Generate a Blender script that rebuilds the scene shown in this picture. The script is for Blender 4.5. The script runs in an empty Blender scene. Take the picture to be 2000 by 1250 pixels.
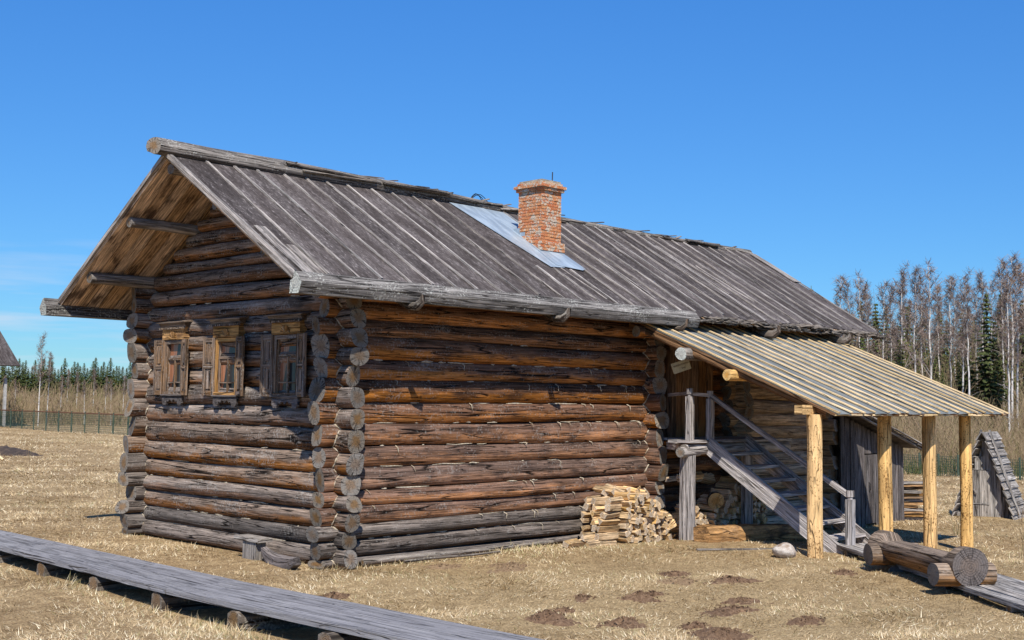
import bpy, math, random
import numpy as np
from mathutils import Vector, Matrix
R = math.radians
S = bpy.context.scene
COL = S.collection

# ------------------------------------------------------------------ camera
CAM = np.array([-8.3349, -10.9833, 1.9])
PITCH, YAW, ROLL, FPX = .0653, .7803, .0132, 2352.74
FW = np.array([math.cos(PITCH)*math.cos(YAW), math.cos(PITCH)*math.sin(YAW), math.sin(PITCH)])
_rt = np.array([math.sin(YAW), -math.cos(YAW), 0]); _up = np.cross(_rt, FW)
RT = _rt*math.cos(ROLL)+_up*math.sin(ROLL); UP = -_rt*math.sin(ROLL)+_up*math.cos(ROLL)
cd = bpy.data.cameras.new('camera'); cam = bpy.data.objects.new('camera', cd); COL.objects.link(cam)
cam.matrix_world = Matrix(((RT[0], UP[0], -FW[0], CAM[0]), (RT[1], UP[1], -FW[1], CAM[1]), (RT[2], UP[2], -FW[2], CAM[2]), (0, 0, 0, 1)))
cd.sensor_width = 36; cd.lens = 36*FPX/2000; cd.clip_start = .1; cd.clip_end = 5000
S.camera = cam

# ------------------------------------------------------------------ light
SUN_DIR = Vector((-.425, -.488, .763)).normalized()      # towards the sun
SUN_EL = math.asin(SUN_DIR.z)
W = bpy.data.worlds.new('World'); S.world = W; W.use_nodes = True
wn = W.node_tree.nodes; wl = W.node_tree.links
bg = wn['Background']; bg.inputs['Strength'].default_value = .13
sky = wn.new('ShaderNodeTexSky'); sky.sky_type = 'NISHITA'; sky.sun_disc = False
sky.sun_elevation = SUN_EL; sky.sun_rotation = math.atan2(SUN_DIR.x, SUN_DIR.y)
sky.altitude = 900; sky.air_density = 1.0; sky.dust_density = .0; sky.ozone_density = 4.5
hs = wn.new('ShaderNodeHueSaturation'); hs.inputs['Saturation'].default_value = 1.0
# clear, dry spring air: deeper blue and a darker horizon band than the model's default
dk = wn.new('ShaderNodeMapRange'); dk.inputs[1].default_value = .03; dk.inputs[2].default_value = .34; dk.inputs[3].default_value = .62; dk.inputs[4].default_value = .98
sx0 = wn.new('ShaderNodeSeparateXYZ'); tc0 = wn.new('ShaderNodeTexCoord'); wl.new(tc0.outputs['Generated'], sx0.inputs[0]); wl.new(sx0.outputs[2], dk.inputs[0])
tint = wn.new('ShaderNodeVectorMath'); tint.operation = 'MULTIPLY'; wl.new(sky.outputs[0], tint.inputs[0])
tm = wn.new('ShaderNodeMix'); tm.data_type = 'RGBA'; tm.inputs[6].default_value = (.70, .91, .94, 1); tm.inputs[7].default_value = (.30, .70, 1.06, 1); wl.new(dk.outputs[0], tm.inputs[0]); wl.new(tm.outputs[2], tint.inputs[1])
dim = wn.new('ShaderNodeVectorMath'); dim.operation = 'SCALE'; wl.new(tint.outputs[0], dim.inputs[0]); wl.new(dk.outputs[0], dim.inputs['Scale'])
wl.new(dim.outputs[0], hs.inputs['Color'])
# thin cirrus low over the horizon, laid out by direction
tc = wn.new('ShaderNodeTexCoord'); mp = wn.new('ShaderNodeMapping'); mp.inputs['Scale'].default_value = (3, 3, 34)
nz = wn.new('ShaderNodeTexNoise'); nz.inputs['Scale'].default_value = 2.2; nz.inputs['Detail'].default_value = 6
wl.new(tc.outputs['Generated'], mp.inputs[0]); wl.new(mp.outputs[0], nz.inputs['Vector'])
rp = wn.new('ShaderNodeValToRGB'); rp.color_ramp.elements[0].position = .46; rp.color_ramp.elements[1].position = .75
wl.new(nz.outputs[0], rp.inputs[0])
sx = wn.new('ShaderNodeSeparateXYZ'); wl.new(tc.outputs['Generated'], sx.inputs[0])
er = wn.new('ShaderNodeMapRange'); er.inputs[1].default_value = .03; er.inputs[2].default_value = .14; er.inputs[3].default_value = .9; er.inputs[4].default_value = 0
wl.new(sx.outputs[2], er.inputs[0])
mu = wn.new('ShaderNodeMath'); mu.operation = 'MULTIPLY'; wl.new(rp.outputs[0], mu.inputs[0]); wl.new(er.outputs[0], mu.inputs[1])
# more of it towards the north-west (left of the house)
lr = wn.new('ShaderNodeMapRange'); lr.inputs[1].default_value = .72; lr.inputs[2].default_value = .92; wl.new(sx.outputs[1], lr.inputs[0])
mu2 = wn.new('ShaderNodeMath'); mu2.operation = 'MULTIPLY'; wl.new(mu.outputs[0], mu2.inputs[0]); wl.new(lr.outputs[0], mu2.inputs[1])
mxw = wn.new('ShaderNodeMix'); mxw.data_type = 'RGBA'; wl.new(mu2.outputs[0], mxw.inputs[0]); wl.new(hs.outputs[0], mxw.inputs[6]); mxw.inputs[7].default_value = (4.3, 4.6, 5.3, 1)
wl.new(mxw.outputs[2], bg.inputs['Color'])
sl = bpy.data.lights.new('sun', 'SUN'); sl.energy = 4.9; sl.angle = R(.53); sl.color = (1, .94, .85)
so = bpy.data.objects.new('sun', sl); COL.objects.link(so); so.rotation_euler = SUN_DIR.to_track_quat('Z', 'Y').to_euler(); so.location = (0, 0, 30)
S.view_settings.view_transform = 'Standard'; S.view_settings.look = 'None'; S.view_settings.exposure = .35; S.view_settings.gamma = 1
S.cycles.max_bounces = 6; S.cycles.transparent_max_bounces = 8

# ------------------------------------------------------------------ helpers
rnd = random.Random(7)
def U(a, b): return rnd.uniform(a, b)
def at(px, d, py=None, z=None):
    """a point of the place at forward distance d in the direction px; z given or from py"""
    D = FW*FPX+RT*(px-1000)+UP*(625-(780 if py is None else py))
    P = CAM+D*d/FPX
    if z is not None: P = np.array([P[0], P[1], z])
    return P
def sst(a, b, x):
    t = np.clip((x-a)/(b-a), 0, 1); return t*t*(3-2*t)
def ground(x, y):
    x = np.asarray(x, float); y = np.asarray(y, float)
    g = -.24*sst(4.4, 10.5, x)*(1-sst(5, 16, y))
    g = g+.018*np.sin(x*1.7+.6*y)*np.sin(y*1.3-.4*x)+.012*np.sin(x*3.9+1.1)*np.sin(y*4.3+.7)+.03*np.sin(x*.5+2)*np.sin(y*.43)
    inside = sst(-.7, .1, x)*(1-sst(11, 12, x))*sst(-.5, .1, y)*(1-sst(4.4, 5.2, y))
    return g*(1-inside)+(-.02-.2*sst(5, 10.5, x))*inside
def gz(x, y): return float(ground(x, y))

def thing(name, label, cat, loc, group=None, rz=0):
    o = bpy.data.objects.new(name, None); COL.objects.link(o); o.location = loc; o.rotation_euler = (0, 0, rz)
    o.empty_display_size = .2
    tag(o, label, cat, group); return o
def tag(o, label=None, cat=None, group=None, kind=None):
    if label: o['label'] = label
    if cat: o['category'] = cat
    if group: o['group'] = group
    if kind: o['kind'] = kind
    return o
def base(o):
    """world position of a thing's or part's origin (nothing is rotated while it is built in place)"""
    v = Vector((0, 0, 0))
    while o is not None: v += o.location; o = o.parent
    return v
def copy_tree(o, parent=None):
    c = o.copy(); COL.objects.link(c); c.parent = parent
    for ch in o.children: copy_tree(ch, c)
    return c

class MB:
    """collects geometry with grain coordinates: wc = (along, across, seed), hh = height on the piece -1..1"""
    def __init__(s): s.v = []; s.f = []; s.m = []; s.wc = []; s.hh = []
    def face(s, pts, wcs, hhs, m=0):
        n = len(s.v); s.v += [tuple(p) for p in pts]; s.f.append(tuple(range(n, n+len(pts)))); s.m.append(m); s.wc += wcs; s.hh += hhs
    def grid(s, P, WC, HH, m=0, closed=False):
        """P[i][j] rings i, points j"""
        n = len(s.v); I = len(P); J = len(P[0])
        for row in P: s.v += [tuple(p) for p in row]
        for i in range(I-1):
            for j in range(J if closed else J-1):
                k = (j+1) % J
                s.f.append((n+i*J+j, n+(i+1)*J+j, n+(i+1)*J+k, n+i*J+k)); s.m.append(m)
                kk = j+1
                s.wc += [WC(i, j), WC(i+1, j), WC(i+1, kk), WC(i, kk)]; s.hh += [HH(i, j), HH(i+1, j), HH(i+1, k), HH(i, k)]
        return n
    def tube(s, path, rad, seg=12, seed=None, m=0, mc=1, caps=(1, 1), rz=1.0, lump=.04, tilt=.0, sq=1.0):
        """round piece along a path; rad one value or one per point; rz stretches it upwards"""
        seed = U(0, 100) if seed is None else seed
        P = [Vector(p) for p in path]; n = len(P)
        rr = [rad]*n if not hasattr(rad, '__len__') else list(rad)
        q = random.Random(seed); ph = [q.uniform(0, 6.28) for _ in range(8)]
        rings = []; us = []; u = 0; tl = (q.uniform(-tilt, tilt), q.uniform(-tilt, tilt)); tl2 = (q.uniform(-tilt, tilt), q.uniform(-tilt, tilt))
        for i in range(n):
            a = (P[min(i+1, n-1)]-P[max(i-1, 0)]).normalized()
            up0 = Vector((0, 0, 1)) if abs(a.z) < .9 else Vector((1, 0, 0))
            sd = a.cross(up0).normalized(); uu = sd.cross(a).normalized()
            if i: u += (P[i]-P[i-1]).length
            us.append(u); row = []
            for j in range(seg):
                t = 2*math.pi*j/seg
                k = 1+lump*(math.sin(2*t+ph[0]+.7*u)+.6*math.sin(3*t+ph[1]-1.3*u)+.45*math.sin(5*t+ph[2]+2.1*u)+.5*math.sin(u*2.3+ph[3]))
                ct, sn = math.cos(t), math.sin(t); x = math.copysign(abs(ct)**sq, ct)*rr[i]*k; z = math.copysign(abs(sn)**(sq**.5), sn)*rr[i]*k*rz
                sh = 0
                if i == 0: sh = tl[0]*x+tl[1]*z
                if i == n-1: sh = tl2[0]*x+tl2[1]*z
                row.append(P[i]+sd*x+uu*z+a*sh)
            rings.append(row)
        rm = max(rr)
        s.grid(rings, lambda i, j: (us[i], 2*math.pi*j/seg*rm, seed), lambda i, j: math.sin(2*math.pi*j/seg), m, True)
        for e in (0, 1):
            if not caps[e]: continue
            row = rings[0] if e == 0 else rings[-1]
            c = sum(row, Vector())/seg
            ax = (P[1]-P[0]).normalized()*-1 if e == 0 else (P[-1]-P[-2]).normalized()
            c = c+ax*rm*.02
            for j in range(seg):
                k = (j+1) % seg; t0 = 2*math.pi*j/seg; t1 = 2*math.pi*(j+1)/seg
                w = [(0, 0, seed), (math.cos(t0), math.sin(t0), seed), (math.cos(t1), math.sin(t1), seed)]
                p = [c, row[j], row[k]]
                if e == 0: s.face([p[0], p[1], p[2]], w, [0]*3, mc)
                else: s.face([p[0], p[2], p[1]], [w[0], w[2], w[1]], [0]*3, mc)
    def log(s, p0, p1, r0, r1=None, rz=1.0, seg=14, seed=None, bend=.012, lump=.035, tilt=.12, m=0, mc=1, step=.35, sq=1.0):
        r1 = r0 if r1 is None else r1; seed = U(0, 100) if seed is None else seed
        p0 = Vector(p0); p1 = Vector(p1); L = (p1-p0).length; n = max(3, int(L/step)+1); q = random.Random(seed*3+1)
        a, b, c, d = [q.uniform(0, 6.28) for _ in range(4)]; path = []; rr = []
        for i in range(n):
            t = i/(n-1); w = bend*math.sin(math.pi*t)
            o = Vector((w*math.sin(a+t*4), w*math.sin(b+t*5), w*.7*math.sin(c+t*4.5)))
            path.append(p0.lerp(p1, t)+o); rr.append(r0+(r1-r0)*t)
        s.tube(path, rr, seg, seed, m, mc, rz=rz, lump=lump, tilt=tilt, sq=sq)
    def board(s, p0, p1, wd, w, t, seed=None, m=0, mc=None, n=1, warp=0.0, taper=1.0, cut=0.0):
        """board from p0 to p1 (centre line), width w along wd, thickness t"""
        seed = U(0, 100) if seed is None else seed; mc = m if mc is None else mc
        p0 = Vector(p0); p1 = Vector(p1); a = (p1-p0); L = a.length; a.normalize()
        wd = Vector(wd); wd = (wd-a*wd.dot(a)).normalized(); nn = a.cross(wd).normalized(); q = random.Random(seed)
        rings = []
        for i in range(n+1):
            f = i/n; c = p0.lerp(p1, f)+nn*(q.uniform(-warp, warp) if 0 < i < n or warp > .004 else 0)
            ww = w/2*(1+(taper-1)*f); sk = a*(cut*(1 if i == n else 0))
            rings.append([c-wd*ww-nn*t/2-sk, c+wd*ww-nn*t/2+sk, c+wd*ww+nn*t/2+sk, c-wd*ww+nn*t/2-sk])
        vv = [0, w, w+t, 2*w+t, 2*w+2*t]
        s.grid(rings, lambda i, j: (L*i/n, vv[j], seed), lambda i, j: .3, m, True)
        for e, row in ((0, rings[0]), (1, rings[-1])):
            pts = [row[0], row[1], row[2], row[3]] if e == 0 else [row[3], row[2], row[1], row[0]]
            s.face(pts, [(0, 0, seed), (w, 0, seed), (w, t, seed), (0, t, seed)] if mc == m else [(-.8, -.4, seed), (.8, -.4, seed), (.8, .4, seed), (-.8, .4, seed)], [.3]*4, mc)
    def box(s, lo, hi, seed=None, m=0, along=None):
        lo = Vector(lo); hi = Vector(hi); d = hi-lo
        if along is None: along = max(range(3), key=lambda i: d[i])
        o = [i for i in range(3) if i != along]
        c = (lo+hi)/2; a = c.copy(); b = c.copy(); a[along] = lo[along]; b[along] = hi[along]
        wd = Vector((0, 0, 0)); wd[o[0]] = 1
        s.board(a, b, wd, d[o[0]], d[o[1]], seed, m)
    def prism(s, prof, p0, ax, L, seed=None, m=0, mc=None, n=1, jit=0.0, xd=None, yd=None, ends=True):
        """profile [(x, y)] swept from p0 along ax; xd, yd are the profile's axes"""
        seed = U(0, 100) if seed is None else seed; mc = m if mc is None else mc
        ax = Vector(ax).normalized(); xd = Vector(xd); yd = Vector(yd); p0 = Vector(p0); q = random.Random(seed)
        rings = []; per = [0]
        for k in range(len(prof)): per.append(per[-1]+math.dist(prof[k], prof[(k+1) % len(prof)]))
        for i in range(n+1):
            c = p0+ax*L*i/n
            rings.append([c+xd*(x+q.uniform(-jit, jit))+yd*(y+q.uniform(-jit, jit)) for x, y in prof])
        s.grid(rings, lambda i, j: (L*i/n, per[j], seed), lambda i, j: .2, m, True)
        if ends:
            cx = sum(x for x, y in prof)/len(prof); cy = sum(y for x, y in prof)/len(prof); sc = max(math.dist((cx, cy), p) for p in prof)
            w = [((x-cx)/sc, (y-cy)/sc, seed) for x, y in prof]
            s.face(list(reversed(rings[0])), list(reversed(w)), [0]*len(prof), mc); s.face(rings[-1], w, [0]*len(prof), mc)
    def ribbon(s, p0, p1, w0, w1, side, seed=0, m=0):
        p0 = Vector(p0); p1 = Vector(p1); sd = Vector(side)
        s.face([p0-sd*w0, p0+sd*w0, p1+sd*w1, p1-sd*w1], [(0, 0, seed), (0, .1, seed), (1, .1, seed), (1, 0, seed)], [0, 0, 1, 1], m)
    def mesh(s, name, mats, off=(0, 0, 0), smooth=50):
        me = bpy.data.meshes.new(name); o = np.array(off, float)
        me.from_pydata((np.array(s.v, float)-o).tolist(), [], s.f)
        me.polygons.foreach_set('material_index', s.m)
        a = me.attributes.new('wc', 'FLOAT_VECTOR', 'CORNER'); a.data.foreach_set('vector', np.array(s.wc, np.float32).ravel())
        a = me.attributes.new('hh', 'FLOAT', 'CORNER'); a.data.foreach_set('value', np.array(s.hh, np.float32))
        for m in (mats if isinstance(mats, (list, tuple)) else [mats]): me.materials.append(m)
        if smooth:
            me.polygons.foreach_set('use_smooth', [True]*len(me.polygons)); me.set_sharp_from_angle(angle=R(smooth))
        me.update(); return me
    def build(s, name, mats, parent=None, smooth=50, origin=None):
        """link as ONE object; verts are world coordinates"""
        if parent is not None: b = base(parent); org = b if origin is None else Vector(origin)
        else:
            b = Vector((0, 0, 0))
            if origin is None:
                A = np.array(s.v); org = Vector(((A[:, 0].min()+A[:, 0].max())/2, (A[:, 1].min()+A[:, 1].max())/2, A[:, 2].min()))
            else: org = Vector(origin)
        ob = bpy.data.objects.new(name, s.mesh(name, mats, org, smooth)); COL.objects.link(ob)
        ob.parent = parent; ob.location = org-b
        return ob

# ------------------------------------------------------------------ materials
class G:
    def __init__(s, name, rough=.85, spec=.25):
        s.mat = bpy.data.materials.new(name); s.mat.use_nodes = True; s.t = s.mat.node_tree
        s.b = s.t.nodes['Principled BSDF']; s.b.inputs['Roughness'].default_value = rough; s.b.inputs['Specular IOR Level'].default_value = spec
    def n(s, typ, ins=None, **kw):
        x = s.t.nodes.new('ShaderNode'+typ)
        for k, v in kw.items(): setattr(x, k, v)
        for k, v in (ins or {}).items(): s.put(x.inputs[k], v)
        return x
    def put(s, sock, v):
        if isinstance(v, bpy.types.NodeSocket): s.t.links.new(v, sock)
        elif isinstance(v, (tuple, list)) and len(v) == 3 and sock.type == 'RGBA': sock.default_value = (*v, 1)
        else: sock.default_value = v
    def attr(s, nm, out='Vector'): return s.n('Attribute', attribute_name=nm).outputs[out]
    def m(s, op, a, b=0.0, c=0.0, clamp=False):
        x = s.n('Math', operation=op, use_clamp=clamp); s.put(x.inputs[0], a); s.put(x.inputs[1], b); s.put(x.inputs[2], c); return x.outputs[0]
    def vm(s, op, a, b): x = s.n('VectorMath', operation=op); s.put(x.inputs[0], a); s.put(x.inputs[1], b); return x.outputs[0]
    def sep(s, v): return s.n('SeparateXYZ', {0: v}).outputs
    def comb(s, x, y, z): return s.n('CombineXYZ', {0: x, 1: y, 2: z}).outputs[0]
    def noise(s, v, sc=1.0, det=3.0, ro=.55, dist=0.0): return s.n('TexNoise', {'Vector': v, 'Scale': sc, 'Detail': det, 'Roughness': ro, 'Distortion': dist}).outputs[0]
    def mr(s, v, a, b, c=0.0, d=1.0, sm=True):
        x = s.n('MapRange', interpolation_type='SMOOTHSTEP' if sm else 'LINEAR'); s.put(x.inputs[0], v)
        for i, k in enumerate((a, b, c, d)): s.put(x.inputs[i+1], k)
        return x.outputs[0]
    def mix(s, f, a, b, bt='MIX'):
        x = s.n('Mix', data_type='RGBA', blend_type=bt); s.put(x.inputs[0], f); s.put(x.inputs[6], a); s.put(x.inputs[7], b); return x.outputs[2]
    def scale(s, col, f): return s.n('VectorMath', {0: col, 'Scale': f}, operation='SCALE').outputs[0]
    def hsv(s, col, h=.5, sa=1.0, v=1.0): return s.n('HueSaturation', {'Hue': h, 'Saturation': sa, 'Value': v, 'Color': col}).outputs[0]
    def bump(s, h, st=.5, d=.02): x = s.n('Bump', {'Height': h, 'Strength': st, 'Distance': d}); s.put(s.b.inputs['Normal'], x.outputs[0])
    def col(s, c): s.put(s.b.inputs['Base Color'], c); return s.mat
    def white(s, v): return s.n('TexWhiteNoise', {'W': v}, noise_dimensions='1D').outputs['Value']

def wood(name, top, under, dark, split=(-.25, .35), crackd=.6, var=.35, lichen=0.0, fine=1.0, blot=.5, rough=.86, satv=.22, con=1.0, spec=.1, pale=(.4, .38, .35)):
    """weathered wood: 'top' colour where rain and sun reach the piece, 'under' colour on its sheltered lower side"""
    g = G(name, rough, spec); wc = g.attr('wc'); u, v, sd = g.sep(wc); h = g.attr('hh', 'Fac')
    z = g.m('MULTIPLY', sd, 7.31)
    grain = g.noise(g.comb(g.m('MULTIPLY', u, 2.6), g.m('MULTIPLY', v, 52*fine), z), 1, 4, .7)
    streak = g.noise(g.comb(g.m('MULTIPLY', u, 1.1), g.m('MULTIPLY', v, 20*fine), z), 1, 5, .68)
    blotch = g.noise(g.comb(g.m('MULTIPLY', u, 2.1), g.m('MULTIPLY', v, 4.5), g.m('ADD', z, 30)), 1, 4, .6)
    ck = g.noise(g.comb(g.m('MULTIPLY', u, .55), g.m('MULTIPLY', v, 13*fine), g.m('ADD', z, 9)), 1, 1, .4, .25)
    ck2 = g.noise(g.comb(g.m('MULTIPLY', u, 1.3), g.m('MULTIPLY', v, 27*fine), g.m('ADD', z, 51)), 1, 1, .4, .2)
    crack = g.m('MAXIMUM', g.mr(g.m('ABSOLUTE', g.m('SUBTRACT', ck, .5)), .0, .028, 1, 0), g.mr(g.m('ABSOLUTE', g.m('SUBTRACT', ck2, .47)), .0, .016, .8, 0))
    crack = g.m('MULTIPLY', crack, g.mr(blotch, .36, .5))
    hn = g.m('ADD', h, g.m('MULTIPLY', g.m('SUBTRACT', streak, .5), 1.5)); hn = g.m('ADD', hn, g.m('MULTIPLY', g.m('SUBTRACT', blotch, .5), 1.3))
    c = g.mix(g.mr(hn, split[0], split[1]), under, top)
    c = g.mix(g.m('MULTIPLY', g.mr(blotch, .5, .68), blot), c, dark)
    w1 = g.white(sd); w2 = g.white(g.m('ADD', sd, 3.7))
    c = g.hsv(c, .5, g.m('ADD', 1-satv, g.m('MULTIPLY', w2, 2*satv)), g.m('ADD', 1-var*.6, g.m('MULTIPLY', w1, var*1.2)))
    c = g.scale(c, g.mr(grain, .28, .72, 1-.5*con, 1+.5*con)); c = g.scale(c, g.mr(streak, .3, .7, 1-.4*con, 1+.42*con))
    c = g.mix(g.m('MULTIPLY', crack, crackd), c, (.008, .006, .005))
    if lichen:
        li = g.noise(g.comb(g.m('MULTIPLY', u, 38), g.m('MULTIPLY', v, 38), z), 1, 3, .6)
        li2 = g.noise(g.comb(g.m('MULTIPLY', u, 2.5), g.m('MULTIPLY', v, 2.5), g.m('ADD', z, 4)), 1, 2)
        c = g.mix(g.m('MULTIPLY', g.mr(g.m('ADD', li, g.m('MULTIPLY', li2, .5)), .82, .92), lichen), c, pale)
    hgt = g.m('ADD', g.m('MULTIPLY', grain, .35), g.m('MULTIPLY', streak, .8)); hgt = g.m('SUBTRACT', hgt, g.m('MULTIPLY', crack, 1.3))
    g.bump(hgt, .9, .014)
    return g.col(c)

def endgrain(name, rim, mid, dark, rings=9.0, ck=.9, var=.5):
    """sawn log end: rings, drying cracks running out from the heart"""
    g = G(name, .9); wc = g.attr('wc'); x, y, sd = g.sep(wc)
    r = g.m('SQRT', g.m('ADD', g.m('MULTIPLY', x, x), g.m('MULTIPLY', y, y)))
    z = g.m('MULTIPLY', sd, 5.7)
    n1 = g.noise(g.comb(g.m('MULTIPLY', x, 2.5), g.m('MULTIPLY', y, 2.5), z), 1, 4)
    n2 = g.noise(g.comb(g.m('MULTIPLY', x, 9), g.m('MULTIPLY', y, 9), z), 1, 3)
    rg = g.m('SINE', g.m('MULTIPLY', g.m('ADD', r, g.m('MULTIPLY', n1, .25)), rings*6.28))
    th = g.m('ARCTAN2', y, x)
    cn = g.noise(g.comb(g.m('MULTIPLY', g.m('COSINE', th), 2.6), g.m('MULTIPLY', g.m('SINE', th), 2.6), g.m('ADD', z, g.m('MULTIPLY', r, .25))), 1, 2, .5)
    crk = g.m('MULTIPLY', g.mr(g.m('ABSOLUTE', g.m('SUBTRACT', cn, .5)), 0, .022, 1, 0), g.mr(r, .15, .7, .2, 1))
    c = g.mix(g.mr(g.m('ADD', r, g.m('MULTIPLY', g.m('SUBTRACT', n1, .5), .9)), .25, .75), mid, rim)
    c = g.mix(g.mr(n2, .5, .72, 0, .7), c, dark)
    c = g.scale(c, g.mr(rg, -1, 1, .82, 1.12, False))
    w1 = g.white(sd); c = g.hsv(c, .5, g.m('ADD', .7, g.m('MULTIPLY', g.white(g.m('ADD', sd, 1.3)), .7)), g.m('ADD', 1-var/2, g.m('MULTIPLY', w1, var)))
    c = g.mix(g.m('MULTIPLY', crk, ck), c, (.008, .006, .005))
    g.bump(g.m('SUBTRACT', g.m('ADD', g.m('MULTIPLY', rg, .12), g.m('MULTIPLY', n2, .7)), g.m('MULTIPLY', crk, 1.5)), .8, .012)
    return g.col(c)

M = {}
M['log_front'] = wood('grey_brown_logs', (.205, .157, .125), (.225, .108, .048), (.042, .033, .030), (-.5, .1), 1.0, .6, .45, satv=.3)
M['log_side'] = wood('red_brown_logs', (.145, .084, .057), (.37, .17, .072), (.042, .029, .026), (-.45, .25), 1.0, .5, .3, satv=.25)
M['log_low'] = wood('dark_grey_lower_logs', (.165, .14, .122), (.14, .095, .066), (.045, .037, .034), (-.9, -.2), 1.0, .5, .25, satv=.2)
M['log_shade'] = wood('tan_logs', (.54, .40, .27), (.56, .39, .24), (.17, .115, .08), (-.4, .2), .7, .45, .3)
M['log_end'] = endgrain('grey_log_ends', (.225, .20, .17), (.21, .14, .085), (.08, .07, .06), var=.8)
M['dark_end'] = endgrain('dark_log_ends', (.125, .11, .103), (.14, .115, .10), (.065, .057, .053), 8, .3, .2)
M['lichen_end'] = endgrain('lichen_log_ends', (.5, .52, .47), (.42, .42, .38), (.10, .10, .09), 5)
M['grey_wood'] = wood('silver_grey_wood', (.30, .275, .25), (.24, .20, .165), (.13, .11, .10), (-.6, 0), .7, .35, .2)
M['gutter_wood'] = wood('lichened_gutter_wood', (.175, .16, .145), (.12, .105, .095), (.07, .062, .057), (-.6, .1), .9, .3, .55, pale=(.52, .52, .47))
M['blue_grey_wood'] = wood('blue_grey_planks', (.24, .235, .245), (.21, .205, .212), (.165, .16, .17), (-1, -.4), .35, .25, .25, blot=.4, con=.35, satv=.1)
M['stair_wood'] = wood('grey_stair_wood', (.40, .365, .345), (.36, .32, .295), (.21, .185, .175), (-1, -.4), .6, .3, .1)
M['soffit'] = wood('brown_soffit_boards', (.56, .38, .24), (.56, .38, .24), (.085, .05, .034), (-1, -.5), .5, .55, 0, blot=.9)
M['batten'] = wood('pale_grey_battens', (.31, .28, .255), (.27, .235, .21), (.16, .135, .12), (-1, -.4), .4, .45, .2)
M['new_batten'] = wood('new_pale_battens', (.74, .55, .31), (.70, .50, .26), (.52, .35, .17), (-1, -.4), .15, .2, 0, satv=.12, con=.5)
M['peeled'] = wood('peeled_yellow_pine', (.68, .43, .175), (.64, .385, .145), (.36, .18, .06), (-1.5, -.8), .4, .2, .85, pale=(.17, .08, .025), fine=.5, blot=.4, satv=.08, con=.55)
M['peeled_end'] = endgrain('peeled_pine_end', (.72, .48, .2), (.6, .33, .10), (.4, .22, .09), 5, .5)
M['ochre_wood'] = wood('carved_ochre_wood', (.40, .225, .09), (.36, .185, .065), (.12, .06, .03), (-1, -.5), .6, .2, 0, blot=.7, satv=.08)
M['shutter'] = wood('worn_shutter_wood', (.165, .138, .12), (.25, .15, .08), (.085, .06, .05), (-.1, .8), .9, .5, .4)
M['door_wood'] = wood('brown_door_boards', (.23, .135, .075), (.2, .11, .06), (.09, .05, .03), (-1, -.4), .6, .35, 0)
M['shed_wood'] = wood('dark_grey_shed_boards', (.14, .122, .115), (.12, .10, .09), (.05, .044, .044), (-1, -.3), .7, .5, .1)
M['trough'] = wood('brown_hewn_log', (.33, .19, .085), (.36, .2, .085), (.10, .06, .035), (-.6, .2), .7, .2, .1, fine=.45, blot=.8)
M['bench_wood'] = wood('dark_bench_wood', (.20, .155, .12), (.25, .145, .075), (.085, .065, .055), (-.5, .3), .8, .2, .15)
M['bark'] = wood('rough_bark', (.17, .145, .12), (.12, .09, .07), (.03, .025, .02), (-.5, .5), .9, .6, .6, fine=.5, pale=(.33, .31, .27))
M['split'] = wood('split_firewood', (.66, .45, .23), (.62, .39, .18), (.34, .2, .09), (-1, -.3), .6, .55, .2)
M['split_end'] = endgrain('split_firewood_ends', (.70, .58, .43), (.60, .44, .27), (.42, .29, .17), 3, .5, .5)
M['split_old'] = wood('old_firewood', (.64, .45, .26), (.60, .40, .21), (.22, .14, .08), (-1, -.3), .4, .4, 0)
M['split_old_end'] = endgrain('old_firewood_ends', (.74, .58, .39), (.68, .48, .3), (.4, .28, .16), 3, .5, .6)

def felt():
    g = G('roofing_felt', .93, .15); u, v, sd = g.sep(g.attr('wc')); z = g.m('MULTIPLY', sd, 7.3)
    a = g.noise(g.comb(g.m('MULTIPLY', u, 1.4), g.m('MULTIPLY', v, 6), z), 1, 5, .65)
    b = g.noise(g.comb(g.m('MULTIPLY', u, 14), g.m('MULTIPLY', v, 42), z), 1, 3, .7)
    c = g.mix(g.mr(a, .38, .66), (.054, .043, .039), (.108, .091, .086))
    w = g.white(sd); c = g.hsv(c, .5, .9, g.mr(w, 0, 1, .7, 1.3, False))
    c = g.scale(c, g.mr(b, .3, .75, .6, 1.5))
    c = g.mix(g.mr(g.m('ADD', b, g.m('MULTIPLY', a, .4)), .80, .92, 0, .55), c, (.34, .31, .30))
    g.bump(g.m('ADD', b, a), .7, .01); return g.col(c)
M['felt'] = felt()
def new_felt():
    g = G('grey_green_roll_roofing', .9, .2); u, v, sd = g.sep(g.attr('wc')); z = g.m('MULTIPLY', sd, 3.3)
    a = g.noise(g.comb(g.m('MULTIPLY', u, .8), g.m('MULTIPLY', v, 9), z), 1, 4, .6); b = g.noise(g.comb(g.m('MULTIPLY', u, 60), g.m('MULTIPLY', v, 60), z), 1, 2)
    c = g.mix(g.mr(a, .35, .65), (.125, .138, .135), (.195, .205, .198)); c = g.scale(c, g.mr(b, .3, .7, .85, 1.15)); c = g.hsv(c, .5, 1, g.mr(g.white(sd), 0, 1, .82, 1.12, False))
    g.bump(a, .4, .01); return g.col(c)
M['new_felt'] = new_felt()
def zinc():
    g = G('galvanised_sheet', .38, .5); g.b.inputs['Metallic'].default_value = .2
    u, v, sd = g.sep(g.attr('wc')); a = g.noise(g.comb(g.m('MULTIPLY', u, 3), g.m('MULTIPLY', v, 9), sd), 1, 4, .6)
    g.bump(a, .35, .01); return g.col(g.mix(g.mr(a, .35, .7), (.27, .33, .385), (.42, .50, .56)))
M['zinc'] = zinc()
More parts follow.
